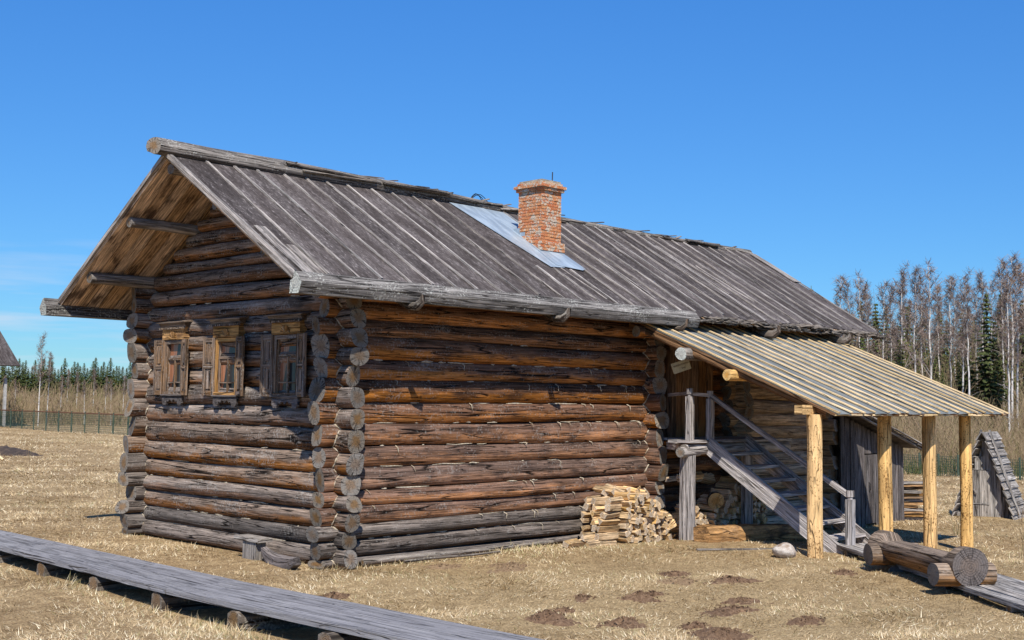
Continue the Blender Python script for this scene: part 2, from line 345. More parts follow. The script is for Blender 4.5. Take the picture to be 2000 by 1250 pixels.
def brick():
    g = G('old_orange_brick', .92, .15); wc = g.attr('wc'); u, v, sd = g.sep(wc); P = g.n('NewGeometry').outputs['Position']
    a = g.noise(P, 9, 4, .65); b = g.noise(P, 48, 3, .6); w = g.white(sd)
    c = g.mix(w, (.50, .15, .06), (.60, .29, .13)); c = g.mix(g.mr(b, .52, .72, 0, .7), c, (.2, .07, .04))
    c = g.mix(g.mr(g.m('ADD', a, g.m('MULTIPLY', g.m('SUBTRACT', b, .5), .5)), .50, .565, 0, .9), c, (.50, .44, .35))
    c = g.scale(c, g.mr(b, .25, .75, .7, 1.25)); g.bump(g.m('ADD', b, a), .9, .012); return g.col(c)
M['brick'] = brick()
def simple(name, c0, c1, sc=8.0, rough=.9, bump=.5, det=5.0, c2=None, dist=.02):
    g = G(name, rough, .2); P = g.n('NewGeometry').outputs['Position']; a = g.noise(P, sc, det, .62); b = g.noise(P, sc*7, 3, .6)
    c = g.mix(g.mr(a, .36, .64), c0, c1)
    if c2: c = g.mix(g.mr(g.noise(P, sc*.37, 3), .52, .66), c, c2)
    c = g.scale(c, g.mr(b, .3, .7, .75, 1.25)); g.bump(g.m('ADD', a, g.m('MULTIPLY', b, .5)), bump, dist); return g.col(c)
M['mortar'] = simple('lime_mortar', (.42, .37, .29), (.26, .22, .17), 12)
M['tow'] = simple('flax_caulking', (.52, .46, .36), (.34, .27, .18), 30)
M['soil'] = simple('molehill_soil', (.15, .088, .052), (.29, .185, .11), 26, .95, 1.0, c2=(.22, .135, .08), dist=.03)
M['dry_soil'] = simple('dry_molehill_soil', (.36, .25, .145), (.27, .175, .10), 26, .95, 1.0, dist=.03)
M['stone'] = simple('pale_granite', (.40, .335, .28), (.56, .51, .45), 16, .9, .9, c2=(.27, .19, .13))
M['iron'] = simple('dark_iron', (.03, .028, .027), (.06, .05, .045), 30, .6)
M['wire'] = simple('black_cable', (.015, .015, .017), (.03, .03, .03), 10, .5)
M['paper'] = simple('cream_board', (.55, .48, .30), (.47, .40, .25), 20, .7, .1)
M['ink'] = simple('brown_lettering', (.08, .045, .025), (.12, .07, .04), 30, .8)
M['concrete'] = simple('grey_concrete', (.42, .41, .39), (.33, .32, .3), 6)
M['fence_green'] = simple('green_fence_paint', (.045, .07, .05), (.075, .10, .075), 4)
M['rust'] = simple('rusty_top_rail', (.17, .085, .05), (.13, .07, .045), 4)
M['dark_brown'] = simple('dark_brown_bank', (.045, .035, .03), (.09, .065, .05), 5, .95, 1)

def pane_mat():
    g = G('window_glass', .12, .3); u, v, sd = g.sep(g.attr('wc'))
    # net curtain and terracotta drape hanging behind the glass
    n = g.noise(g.comb(g.m('MULTIPLY', u, 1.5), g.m('MULTIPLY', v, 60), sd), 1, 2)
    edge = g.mr(g.m('ADD', v, g.m('MULTIPLY', u, -.23)), .045, .06)
    c = g.mix(edge, (.30, .13, .07), (.035, .035, .036)); c = g.scale(c, g.mr(n, .3, .7, .6, 1.4))
    return g.col(c)
M['pane'] = pane_mat()

def leafy(name, c0, c1, c2, rough=.8, trans=.0):
    g = G(name, rough, .15); u, v, sd = g.sep(g.attr('wc')); w = g.white(sd); w2 = g.white(g.m('ADD', sd, .37))
    c = g.mix(w, c0, c1); c = g.mix(g.mr(w2, .7, .75), c, c2); return g.col(c)
M['twig'] = leafy('purple_brown_twigs', (.225, .168, .135), (.29, .225, .175), (.185, .13, .12))
M['branch'] = leafy('grey_branches', (.30, .26, .235), (.20, .165, .145), (.42, .39, .36))
M['needles'] = leafy('dark_spruce_needles', (.045, .060, .016), (.070, .088, .024), (.10, .115, .035))
M['pine'] = leafy('olive_pine_needles', (.045, .06, .02), (.075, .09, .03), (.10, .11, .045))
M['brush'] = leafy('bare_brushwood', (.20, .14, .088), (.27, .20, .125), (.175, .15, .07))
def birchbark():
    g = G('birch_bark', .8, .2); u, v, sd = g.sep(g.attr('wc'))
    n = g.noise(g.comb(g.m('MULTIPLY', u, 5), g.m('MULTIPLY', v, 2.5), sd), 1, 4, .6)
    return g.col(g.mix(g.mr(n, .56, .64), (.60, .57, .53), (.07, .06, .055)))
M['birch'] = birchbark()
M['sprucebark'] = simple('spruce_bark', (.10, .075, .06), (.15, .11, .085), 6)

# ------------------------------------------------------------------ ground
def axis(fine0, fine1, st, lo, hi):
    a = list(np.arange(fine0, fine1+1e-6, st)); s = st; x = a[-1]
    while x < hi: s *= 1.22; x += s; a.append(x)
    s = st; x = fine0; b = []
    while x > lo: s *= 1.22; x -= s; b.append(x)
    return np.array(b[::-1]+a)
xs = axis(-7, 17, .16, -900, 1500); ys = axis(-11, 9, .16, -900, 1500)
X, Y = np.meshgrid(xs, ys, indexing='ij'); Z = ground(X, Y)
V = np.stack([X, Y, Z], -1).reshape(-1, 3); ny = len(ys)
i = np.arange(len(xs)-1)[:, None]*ny+np.arange(ny-1)[None, :]
F = np.stack([i, i+ny, i+ny+1, i+1], -1).reshape(-1, 4)
gm = bpy.data.meshes.new('ground'); gm.from_pydata(V.tolist(), [], F.tolist()); gm.polygons.foreach_set('use_smooth', [True]*len(gm.polygons))
def groundmat():
    g = G('dry_meadow_soil', .95, .1); P = g.n('NewGeometry').outputs['Position']
    a = g.noise(P, .55, 4, .6); b = g.noise(P, 6, 4, .65); c = g.noise(P, 42, 4, .7); d = g.noise(g.vm('MULTIPLY', P, (1, 1, 0)), .09, 3)
    k = g.mix(g.mr(b, .34, .66), (.29, .195, .10), (.47, .335, .18)); k = g.mix(g.mr(a, .5, .72, 0, .5), k, (.27, .175, .085))
    k = g.mix(g.mr(d, .45, .65, 0, .4), k, (.48, .36, .19)); k = g.scale(k, g.mr(c, .3, .7, .55, 1.35))
    g.bump(g.m('ADD', c, b), .8, .05); return g.col(k)
gm.materials.append(groundmat()); go = bpy.data.objects.new('ground', gm); COL.objects.link(go); tag(go, kind='structure')

# ------------------------------------------------------------------ the log house
WID, L1, XR = 4.25, 5.55, 10.3
house = thing('log_house', 'long weathered log house with carved windows, plank roof and brick chimney', 'house', (0, 0, 0))
ZS = [.0, .09, .289, .464, .66, .845, 1.10, 1.335, 1.60, 1.84, 2.105, 2.33, 2.59, 2.785, 3.0, 3.2, 3.38]     # seams of the long walls
ZF = [0, .21, .40, .615, .805, 1.03, 1.273, 1.537, 1.77, 2.013, 2.249, 2.453, 2.668, 2.884, 3.08]              # seams of the gable wall
RL = .115
def log_wall(mb, ax, plane, a0, a1, zs, s0, s1, r=RL, lump=.035, low=-1):
    out = []
    for za, zb in zip(zs[:-1], zs[1:]):
        zc = (za+zb)/2; rz = (zb-za)/2*1.03; e0 = a0-s0*U(.74, 1.2); e1 = a1+s1*U(.74, 1.2); rr = r*U(.9, 1.1)
        p0 = (e0, plane, zc) if ax == 'x' else (plane, e0, zc); p1 = (e1, plane, zc) if ax == 'x' else (plane, e1, zc)
        k = U(-.06, .06)
        mb.log(p0, p1, rr*(1+k), rr*(1-k), rz=rz/rr, m=2 if zc < low else 0, seg=18, lump=lump*1.3, bend=.013, tilt=.3, sq=U(.62, .85))
        out.append((zc, rz))
    return out
def seam_bits(mb, ax, plane, sgn, a0, a1, zs, dens, r=RL):
    for z in zs:
        a = a0
        while a < a1:
            if rnd.random() < dens:
                L = U(.02, .22) if rnd.random() < .8 else U(.2, .6)
                pts = []; q = plane+sgn*(r*.5+.006)
                for k in range(4):
                    aa = min(a+L*k/3, a1); w = z+U(-.006, .006)
                    pts.append((aa, q+U(-.003, .003), w) if ax == 'x' else (q+U(-.003, .003), aa, w))
                mb.tube(pts, [U(.003, .007), U(.005, .013), U(.005, .013), .003], 5, caps=(0, 0))
                a += L
            a += U(.03, .4)
def zigzag(mb, xB, yA, sx_, sy_, A, B):
    for za, ra in A:
        for zb, rb in B:
            lo = max(za-ra, zb-rb); hi = min(za+ra, zb+rb)
            if hi-lo < .04: continue
            pts = []
            for k in range(9):
                z = lo+(hi-lo)*(.04+.92*k/8)
                dx = RL*math.sqrt(max(0, 1-((z-zb)/rb)**2)); dy = RL*math.sqrt(max(0, 1-((z-za)/ra)**2))
                pts.append((xB+sx_*(dx+.004), yA+sy_*(dy+.004), z))
            mb.tube(pts, [U(.005, .008)]+[U(.006, .013) for _ in range(7)]+[.006], 5, caps=(0, 0))
mf = MB(); F1 = log_wall(mf, 'y', 0, 0, WID, ZF, .31, .30, low=.45)
# gable triangle, its logs cut along the roof slope
zz = [3.08, 3.30, 3.51, 3.67, 3.84, 4.02, 4.19, 4.36, 4.51, 4.66]
for za, zb in zip(zz[:-1], zz[1:]):
    lo = (zb-3.06)/.607-.61+.02
    if za < 3.2: lo = -.28
    mf.log((0, lo, (za+zb)/2), (0, WID-lo, (za+zb)/2), RL*U(.9, 1), rz=(zb-za)/2*1.06/RL, seg=16, lump=.06, bend=.014, sq=.75)
mf.build('front_wall', [M['log_front'], M['log_end'], M['log_low']], house)
ms = MB(); A1 = log_wall(ms, 'x', 0, 0, L1, ZS, .31, 0, low=.4)
ms.build('side_wall', [M['log_side'], M['log_end'], M['log_low']], house)
ml = MB(); AL = log_wall(ml, 'x', WID, 0, XR, ZS, .31, .3, low=1.2); ml.build('back_wall', [M['log_front'], M['log_end'], M['log_low']], house)
mc = MB(); C1 = log_wall(mc, 'y', L1, -.05, WID, [z-.1 if z > .1 else z for z in ZS[1:]], .27, 0, lump=.06); mc.build('cross_wall', [M['log_side'], M['log_end']], house)
zr = [-.22, 0, .2, .41, .62, .82, 1.03, 1.24, 1.45, 1.66, 1.87, 2.08, 2.29, 2.5, 2.71, 2.92, 3.13, 3.35]
mp_ = MB(); log_wall(mp_, 'x', .13, L1, 7.9, zr, 0, 0); mp_.build('passage_wall', [M['log_side'], M['log_end']], house)
mr_ = MB(); log_wall(mr_, 'x', -.02, 7.75, XR, [z+.06 for z in zr], .24, .25, lump=.05)
log_wall(mr_, 'y', 7.78, 0, 1.2, [z-.04 for z in zr], .26, 0, lump=.06); log_wall(mr_, 'y', XR, 0, WID, [z-.04 for z in zr], .36, .3, lump=.06)
for za, zb in zip(zz[:-1], zz[1:]):
    lo = (zb-3.06)/.607-.61+.02
    mr_.log((XR, lo, (za+zb)/2), (XR, WID-lo, (za+zb)/2), RL, rz=(zb-za)/2*1.08/RL)
mr_.build('rear_wall', [M['log_shade'], M['log_end']], house)
mt = MB()
seam_bits(mt, 'x', 0, -1, .15, L1-.15, ZS[2:13], .42); seam_bits(mt, 'y', 0, -1, .3, WID-.2, ZF[1:8], .45); seam_bits(mt, 'y', 0, -1, .3, WID-.2, ZF[8:], .2)
zigzag(mt, 0, 0, -1, -1, A1, F1); zigzag(mt, 0, WID, -1, -1, AL, F1); zigzag(mt, L1, 0, -1, -1, A1, C1)
for k in range(60):          # wisps of flax hanging out of the seams
    x = U(.3, 5.2) if k < 26 else U(3.5, 5.3); z = rnd.choice(ZS[2:12]); s = U(.006, .016); L = U(.02, .10)
    p = [(x, -.06, z), (x+U(-.01, .01), -.115, z-L*.3), (x+U(-.02, .02), -.125, z-L)]
    mt.tube(p, [s*.5, s*.6, .003], 5, caps=(0, 0))
tag(mt.build('caulking', M['tow'], house), kind='stuff')
# ------------------------------------------------------------------ roof
RX0, RX1 = -1.06, 11.43; SL = .607
def zt(y): return 3.14+SL*((y if y <= WID/2 else WID-y)+.61)
NRM = Vector((0, -SL, 1)).normalized(); UPS = Vector((0, 1, SL)).normalized(); SLEN = 2.735*math.sqrt(1+SL*SL)
roof = MB(); x = RX0
while x < RX1-.02:
    w = min(U(.15, .23), RX1-x); n = 1
    for far in (0, 1):
        y0, y1 = (-.61+U(-.02, .02), 2.125) if not far else (4.86+U(-.02, .02), 2.125)
        d = U(-.007, .007); q = .045
        roof.board((x+w/2, y0, zt(y0)-q+d), (x+w/2, y1, zt(y1)-q+d), (1, 0, 0), w-.006, .05, m=0)
    x += w
roof_o = roof.build('roof_boards', M['soffit'], house, smooth=0)
bx = [RX0+.05]
while bx[-1] < RX1-.4: bx.append(bx[-1]+(U(.34, .43) if bx[-1] < 2.8 else U(.33, .41) if bx[-1] < 5 else U(.32, .385)))
bx[-1] = RX1-.04
FX0, FX1 = 3.47, 4.56
fe = MB()
for a, b in zip(bx[:-1], bx[1:]):
    sd = U(0, 100); n = 8; ov = U(-.03, .03)
    for far in (0, 1):
        rows = []
        for k in range(n+1):
            s = SLEN*k/n; y = -.63+ov*(k == 0)+2.755*k/n; y2 = y if not far else WID-y
            o = [.006+U(0, .008), .006+U(-.002, .01), .006+U(0, .008)]
            rows.append([Vector((xx, y2, zt(y)))+Vector((0, NRM.y if not far else -NRM.y, NRM.z))*oo for xx, oo in zip((a-.004, (a+b)/2, b+.004), o)])
        if far: rows = [list(reversed(r)) for r in rows]
        fe.grid(rows, lambda i, j: (SLEN*i/n, (b-a)*j/2, sd+far), lambda i, j: 0, 0)
fe.build('roofing_felt', M['felt'], house, smooth=30)
ba = MB()
def slope_board(mb, x0, x1, y0, y1, w, t, lift, m=0, far=False, n=6, warp=.004):
    q = lambda x, y: Vector((x, WID-y if far else y, zt(y)))+Vector((0, -NRM.y if far else NRM.y, NRM.z))*lift
    mb.board(q(x0, y0), q(x1, y1), (1, 0, 0), w, t, m=m, n=n, warp=warp)
for k, x in enumerate(bx):
    d = U(-.035, .035); e = U(-.03, .06)
    for far in (0, 1):
        y0 = -.56+e; y1 = 2.06
        if not far and FX0-.05 < x < FX1-.06:
            y1 = .31+.03*(x-FX0)
        slope_board(ba, x, x+d*(y1-y0)/2.6, y0, y1, U(.026, .038), .018, .02, far=far)
    if rnd.random() < .3: slope_board(ba, x+U(.05, .3), x+U(.05, .3), U(-.5, .2), U(.6, 1.9), .02, .01, .016)
# rake boards at the front edge, and the stripped strip with bare boards at its foot
slope_board(ba, RX0+.0, RX0+.0, -.60, 2.1, .06, .05, .0, n=1, warp=0); slope_board(ba, RX0, RX0, -.62, 2.1, .06, .05, .0, far=True, n=1, warp=0)
slope_board(ba, RX0+.2, RX0+.21, -.58, .42, .15, .012, .022); slope_board(ba, RX0+.35, RX0+.37, -.58, .05, .12, .012, .021)
slope_board(ba, RX1-.1, RX1-.1, 1.0, 2.0, .22, .012, .03)
ba.build('roof_battens', M['batten'], house, smooth=0)
# nail heads / torn flakes are left to the felt; ridge log
rg = MB(); rp_ = [(-1.235, 4.983), (-.4, 4.967), (.71, 4.96), (2.13, 4.948), (3.48, 4.918), (4.87, 4.872), (6.56, 4.856), (8.78, 4.838), (11.43, 4.847)]
prof = lambda s: None
path = [(x, 2.125, z-.112+.004*k) for k, (x, z) in enumerate(rp_)]
rg.tube(path, [.108, .118, .116, .108, .10, .094, .09, .088, .086], 12, lump=.10, rz=.98, tilt=.3)
rg.build('ridge_log', [M['gutter_wood'], M['log_end']], house)
sp = MB(); x = .6
while x < 10.8:              # split boards pinned along the ridge, broken and lifting
    L = U(.5, 1.5); y = 2.125+U(-.14, -.03); z = np.interp(x, [a for a, b in rp_], [b for a, b in rp_])
    sp.board((x, y, z-.03-U(.0, .07)), (x+L, y+U(-.03, .03), z-.03-U(0, .07)+U(-.01, .03)), (0, 1, .5), U(.05, .12), U(.012, .022), n=3, warp=.006, cut=U(-.05, .05))
    if rnd.random() < .6: sp.board((x+.1, 2.1, z-.02), (x+U(.2, .6), 2.08, z+U(.0, .035)), (0, 1, .3), U(.03, .07), .012, n=2, warp=.006, taper=.5)
    x += U(.2, .6)
sp.build('ridge_splinters', M['bark'], house, smooth=0)
# gutters: hewn logs with a bevelled upper face
gu = MB(); gp = [(.06, -.20), (-.10, -.205), (-.145, -.12), (-.15, -.085), (-.055, .02), (-.02, .03), (-.0, -.05), (.05, -.07)]
n = 10
def gut(mb, y0, sgn, x0, x1, dz, jit=.004):
    pf = [(a, b) for a, b in gp]
    if sgn < 0: pf = [(a, b) for a, b in reversed(pf)]
    mb.prism(pf, (x0, y0, 3.165+dz), (1, 0, 0), x1-x0, n=n, jit=jit, xd=(0, sgn, 0), yd=(0, 0, 1), mc=1)
gut(gu, -.62, 1, -1.1, 5.83, .0); gu.build('gutter', [M['gutter_wood'], M['lichen_end']], house, smooth=40)
gu = MB(); gut(gu, WID+.62, -1, -1.27, 7, -.02); gu.build('gutter', [M['gutter_wood'], M['lichen_end']], house, smooth=40)
# birch-bark and plank ends at the eave where the gutter is missing
ev = MB()
for k in range(210):
    x = U(5.8, 11.4); L = U(.05, .4); z = 3.115+U(-.055, .02)
    ev.board((x, -.60-U(.0, .09), z), (min(x+L, 11.5), -.60-U(.0, .09), z+U(-.02, .02)), (0, 1, U(.2, .7)), U(.05, .14), U(.008, .02), n=2, warp=.012, taper=U(.5, 1.3), cut=U(-.02, .02))
ev.build('bark_eave', M['bark'], house, smooth=0)
# root hooks that carried the gutter
for x, s in ((.47, .85), (2.9, .95), (5.38, .7), (7.75, 1.25), (9.95, 1.35)):
    h = MB(); dz = 0 if x < 6 else .03
    h.tube([(x, -.1, 3.12+dz), (x, -.45, 3.0+dz), (x-.015, -.66, 2.925+dz), (x-.02, -.78, 2.915+dz), (x, -.845, 2.97+dz), (x+.01, -.87, 3.05+dz)],
           [.04*s, .04*s, .052*s, .056*s, .045*s, .03*s], 9, lump=.12)
    h.build('gutter_hook', [M['bark'], M['lichen_end']], house)
# roof poles carried out under the front overhang
for y, z, r in ((3.12, 4.065, .07), (4.15, 3.425, .08), (1.19, 4.09, .06), (.17, 3.475, .06), (2.125, 4.62, .07)):
    p = MB(); e = -1.0 if y > 2.2 else -.95 if y < 2.2 and z < 4.5 else -1.0
    p.log((e, y, z), (.3, y, z+.005), r*.92, r*1.1, seg=14, bend=.01); p.build('purlin', [M['grey_wood'], M['log_end']], house)
# ------------------------------------------------------------------ chimney
cx0, cx1, cy0, cy1 = 4.165, 4.585, .82, 1.29
ch = MB(); cm = MB()
def course(z, x0, x1, y0, y1, h, off):
    bl = .128; d = .055
    for side in range(4):
        a0, a1 = ((x0, x1), (y0, y1), (x0, x1), (y0, y1))[side]; a = a0-(off*bl/2)
        while a < a1-.004:
            b = min(a+bl, a1); aa = max(a, a0); j = U(-.005, .005); zj = U(-.0015, .0015)
            if b-aa > .012:
                g_ = .004
                if side == 0: lo, hi = (aa+g_, y0+j, z), (b-g_, y0+d, z+h)
                elif side == 1: lo, hi = (x0+j, aa+g_, z), (x0+d, b-g_, z+h)
                elif side == 2: lo, hi = (aa+g_, y1-d, z), (b-g_, y1-j, z+h)
                else: lo, hi = (x1-d, aa+g_, z), (x1-j, b-g_, z+h)
                ch.box((lo[0], lo[1], lo[2]+zj), (hi[0], hi[1], hi[2]-.007+zj))
            a += bl
z = 3.98; k = 0; hc = .0445
while z < 4.885: course(z, cx0, cx1, cy0, cy1, hc, k % 2); z += hc; k += 1
cm.box((cx0+.009, cy0+.009, 3.75), (cx1-.009, cy1-.009, z+.16))
course(z, cx0-.03, cx1+.03, cy0-.03, cy1+.03, hc, 0); cm.box((cx0-.022, cy0-.022, z), (cx1+.022, cy1+.022, z+hc)); z += hc
course(z, cx0-.055, cx1+.055, cy0-.055, cy1+.055, hc, 1); cm.box((cx0-.046, cy0-.046, z), (cx1+.046, cy1+.046, z+hc)); z += hc
course(z, cx0-.012, cx1+.012, cy0-.012, cy1+.012, hc, 0); cm.box((cx0-.004, cy0-.004, z), (cx1+.004, cy1+.004, z+hc-.01)); ztop = z+hc
# stepped weathering course that follows the roof slope
for s in range(4):
    ya = cy0-.046+s*.115; z0 = 4.035+s*.062
    for q in range(3 if s == 0 else 2 if s < 3 else 1):
        zz_ = z0+q*.045
        ch.box((cx0-.046+U(-.004, .004), ya, zz_), (cx0+.02, ya+.112, zz_+.039))
for q in range(3):
    x = cx0-.046
    while x < cx1+.03:
        b = min(x+.125, cx1+.042); ch.box((x+.003, cy0-.048+U(-.004, .004), 4.035+q*.045), (b, cy0+.02, 4.035+q*.045+.039)); x += .125
chim = thing('chimney', None, None, (cx0, cy0, 3.9)); chim.parent = house
ch.build('brickwork', M['brick'], chim, smooth=0); cm.build('mortar', M['mortar'], chim, smooth=0)
rd = MB(); rd.tube([(4.50, .93, ztop-.05), (4.505, .93, ztop+.18)], .008, 6); rd.build('lightning_rod', M['iron'], chim)
zi = MB()
def sheet(mb, pts, lift, t=.004):
    P = [Vector((x, y, zt(y)))+NRM*lift for x, y in pts]; n = len(P); sd = U(0, 9)
    w = [(y, x, sd) for x, y in pts]
    mb.face(P, w, [0]*n); mb.face([p-NRM*t for p in reversed(P)], list(reversed(w)), [0]*n)
    for k in range(n):
        a, b = P[k], P[(k+1) % n]; mb.face([a, a-NRM*t, b-NRM*t, b], [(0, 0, sd)]*4, [0]*4)
sheet(zi, [(3.84, .33), (4.16, .36), (4.16, 2.03), (3.46, 2.03), (3.55, 1.6)], .026)
sheet(zi, [(4.0, .40), (4.5, .33), (4.62, .38), (4.60, 1.0), (4.1, 1.0)], .032)
sheet(zi, [(4.14, 1.0), (4.66, 1.0), (4.62, 2.0), (4.14, 2.03)], .022)
for k in range(5):
    y = cy0-.02+k*.11; zi.box((cx0-.022, y, zt(y)-.02), (cx0-.016, y+.115, zt(y+.115)+.055))
zi.box((cx0-.03, cy0-.03, zt(cy0)-.08), (cx1+.02, cy0-.02, zt(cy0)+.065))
zi.build('flashing', M['zinc'], chim, smooth=0)
wr = MB()
for k in range(4):
    a = 3.98+U(-.03, .06); h = U(.10, .16); L = U(.25, .5)
    wr.tube([(a+L*t, 2.12-U(0, .02), 4.87+h*math.sin(math.pi*min(1, t*.95+.05))*(1-.2*t)) for t in [i/8 for i in range(9)]], .0055, 5, lump=0)
wr.build('loose_cable', M['wire'], house)
cb = MB(); cb.tube([(-1.05, 2.4+2.3*t, zt(2.4+2.3*t)-.02+.05*math.sin(t*14)*(t*(1-t)*2)) for t in [i/24 for i in range(25)]], .006, 5, lump=0)
cb.tube([(-1.0+1.0*t, 4.2, 3.42-.06*math.sin(math.pi*t)) for t in [i/8 for i in range(9)]], .005, 5, lump=0)
cb.build('eaves_cable', M['wire'], house)
# ------------------------------------------------------------------ windows of the gable wall
def window(yc, w, lab, mats, zb=1.90, ztp=2.61, fr=1.0):
    """yc centre, w overall width over the open shutters; the wall's outer face is at x = -.11"""
    wd = thing('window', lab, None, (-.11, yc, zb)); wd.parent = house
    X = -.125; gw = w*.235; sw = w*.245; hz = ztp-zb
    c = MB()
    for s in (-1, 1): c.box((X-.035, yc+s*(gw+.02)-.022, zb), (X+.06, yc+s*(gw+.02)+.022, ztp))
    c.box((X-.034, yc-gw-.042, ztp-.045), (X+.06, yc+gw+.042, ztp+.003)); c.box((X-.05, yc-gw-.04, zb-.01), (X+.06, yc+gw+.04, zb+.035))
    c.build('casing', M['ochre_wood'] if mats == 1 else M['shutter'], wd, smooth=0)
    p = MB(); p.face([(X+.02, yc+gw, zb+.03), (X+.02, yc-gw, zb+.03), (X+.02, yc-gw, ztp-.04), (X+.02, yc+gw, ztp-.04)], [(0, 0, yc), (0, 2*gw, yc), (hz, 2*gw, yc), (hz, 0, yc)], [0]*4)
    p.box((X+.022, yc-gw, zb+.03), (X+.03, yc+gw, ztp-.04)); p.build('pane', M['pane'], wd, smooth=0)
    q = MB(); zm = zb+hz*.66
    q.box((X-.012, yc-gw, zm-.016), (X+.018, yc+gw, zm+.016)); q.box((X-.010, yc-.012, zb+.03), (X+.018, yc+.012, zm-.016)); q.box((X-.008, yc-gw, zb+hz*.22-.009), (X+.016, yc+gw, zb+hz*.22+.009))
    for s in (-1, 1): q.box((X-.014, yc+s*gw-(.018 if s > 0 else -.0), zb+.035), (X+.02, yc+s*gw+(.0 if s > 0 else .018), ztp-.045))
    q.build('glazing_bars', M['shutter'], wd, smooth=0)
    for s in (-1, 1):        # open shutters, hinged at the casing and leaning off the wall
        h = MB(); y0 = yc+s*(gw+.045); an = R(9 if s > 0 else 13); dy = Vector((-math.sin(an), s*math.cos(an), 0)); nn = Vector((-math.cos(an), -s*math.sin(an), 0))
        O = Vector((X-.03, y0, 0))
        def pt(a, b, z): return O+dy*a+nn*b+Vector((0, 0, z))
        z0, z1 = zb-.01, ztp+.01; hw = sw
        h.board(pt(hw/2, 0, z0), pt(hw/2, 0, z1), dy, hw, .022)
        for a in (.022, hw-.022): h.board(pt(a, .017, z0), pt(a, .017, z1), dy, .04, .014)
        for z in (z0+.03, (z0+z1)/2, z1-.03): h.board(pt(.042, .016, z), pt(hw-.042, .016, z), (0, 0, 1), .055, .013)
        for za, zb2 in ((z0+.085, (z0+z1)/2-.055), ((z0+z1)/2+.055, z1-.085)): h.board(pt(hw/2, .016, za), pt(hw/2, .016, zb2), dy, hw*.36, .014)
        h.board(pt(.02, .022, (z0+z1)/2), pt(hw-.02, .022, (z0+z1)/2), (0, 0, 1), .03, .012)
        h.build('shutter', M['shutter'], wd, smooth=0)
    f = MB(); fw_ = gw+.085; f.box((X-.05, yc-fw_, ztp+.012), (X+.05, yc+fw_, ztp+.175))
    # carved half rosette of the frieze board
    for k in range(9):
        a = math.pi*(k+.5)/9; L = .088
        p0 = Vector((X-.052, yc+math.cos(a)*.018, ztp+.03+math.sin(a)*.012)); p1 = Vector((X-.056, yc+math.cos(a)*L, ztp+.03+math.sin(a)*L))
        f.tube([p0, p0.lerp(p1, .5), p1], [.004, .010, .013], 6, lump=0)
    f.box((X-.058, yc-.10, ztp+.018), (X-.05, yc+.10, ztp+.03))
    f.build('frieze', M['ochre_wood'], wd, smooth=30)
    k_ = MB(); cw = gw+.13; zc = ztp+.175
    k_.prism([(0, 0), (-.07, .0), (-.085, .03), (-.10, .045), (-.10, .062), (.0, .062)], (X+.02, yc-cw, zc), (0, 1, 0), 2*cw, xd=(1, 0, 0), yd=(0, 0, 1))
    k_.prism([(0, 0), (-.13, -.012), (-.135, .0), (0, .03)], (X+.03, yc-cw-.05, zc+.0645), (0, 1, 0), 2*cw+.1, xd=(1, 0, 0), yd=(0, 0, 1))
    a = yc-cw+.015
    while a < yc+cw-.02:
        k_.box((X-.083, a, zc-.026), (X-.05, a+.024, zc-.002)); a += .045
    k_.build('cornice', M['bench_wood'], wd, smooth=20)
    ap = MB(); aw = gw+.06; n = 16; pf = []
    for i in range(n+1):
        t = -1+2*i/n; at_ = abs(t)
        d = .125 if .62 < at_ < .95 else .06+.02*math.cos(t*16) if at_ <= .62 else .09
        pf.append((yc+t*aw, zb-.02-d))
    poly = [(yc-aw, zb-.015)]+pf+[(yc+aw, zb-.015)]
    ap.prism(poly, (X-.042, 0, 0), (1, 0, 0), .03, xd=(0, 1, 0), yd=(0, 0, 1)); ap.box((X-.06, yc-aw-.02, zb-.018), (X+.02, yc+aw+.02, zb-.002))
    ap.build('sill_apron', M['shed_wood'], wd, smooth=0)
window(3.40, .80, 'sunlit window farthest from the corner', 0); window(2.12, .88, 'sunlit window with the brightest ochre frieze', 1); window(.83, .86, 'window half shaded by the eave', 0)
# low door of the passage, boards and frame
dr = thing('door', None, None, (6.5, -.05, 1.34)); dr.parent = house
d = MB()
for k in range(4): d.board((6.28+.2*k, -.035+U(-.004, .004), 1.36), (6.28+.2*k, -.035, 2.62), (1, 0, 0), .195, .03)
d.build('door_leaf', M['door_wood'], dr, smooth=0)
d = MB(); d.box((6.03, -.09, 1.34), (6.17, .05, 2.66), along=2); d.box((6.98, -.09, 1.34), (7.10, .05, 2.66), along=2); d.box((6.0, -.095, 2.662), (7.12, .05, 2.78)); d.build('door_frame', M['door_wood'], dr, smooth=0)
# ------------------------------------------------------------------ lean-to roof of the porch on peeled posts
CY0, CY1, CZ1 = -.25, -3.55, 1.77; CS = .385
def cz(y): return CZ1+(y-CY1)*CS
def cxn(y): return 4.75+(y-CY1)/(CY0-CY1)*.2       # near edge, slightly skewed
def cxf(y): return 9.76+(y-CY1)/(CY0-CY1)*.45
cano = thing('porch_roof', 'lean-to porch roof with pale new battens on four peeled yellow posts', 'porch roof', (7.2, -1.9, 0))
CN = Vector((0, -CS, 1)).normalized(); NB = 17
sh = MB(); bt = MB()
def cpt(f, y, lift): return Vector((cxn(y)+(cxf(y)-cxn(y))*f, y, cz(y)))+CN*lift
fs = [0]; 
for k in range(NB): fs.append(fs[-1]+U(.8, 1.2))
fs = [f/fs[-1] for f in fs]
for a, b in zip(fs[:-1], fs[1:]):
    sd = U(0, 90); n = 6; rows = []; e = U(-.025, .025)
    for k in range(n+1):
        y = CY1+e*(k == 0)+(CY0-CY1)*k/n; rows.append([cpt(a, y, U(0, .006)), cpt((a+b)/2, y, U(0, .012)), cpt(b, y, U(0, .006))])
    sh.grid(rows, lambda i, j: (3.5*i/n, .15*j, sd), lambda i, j: 0)
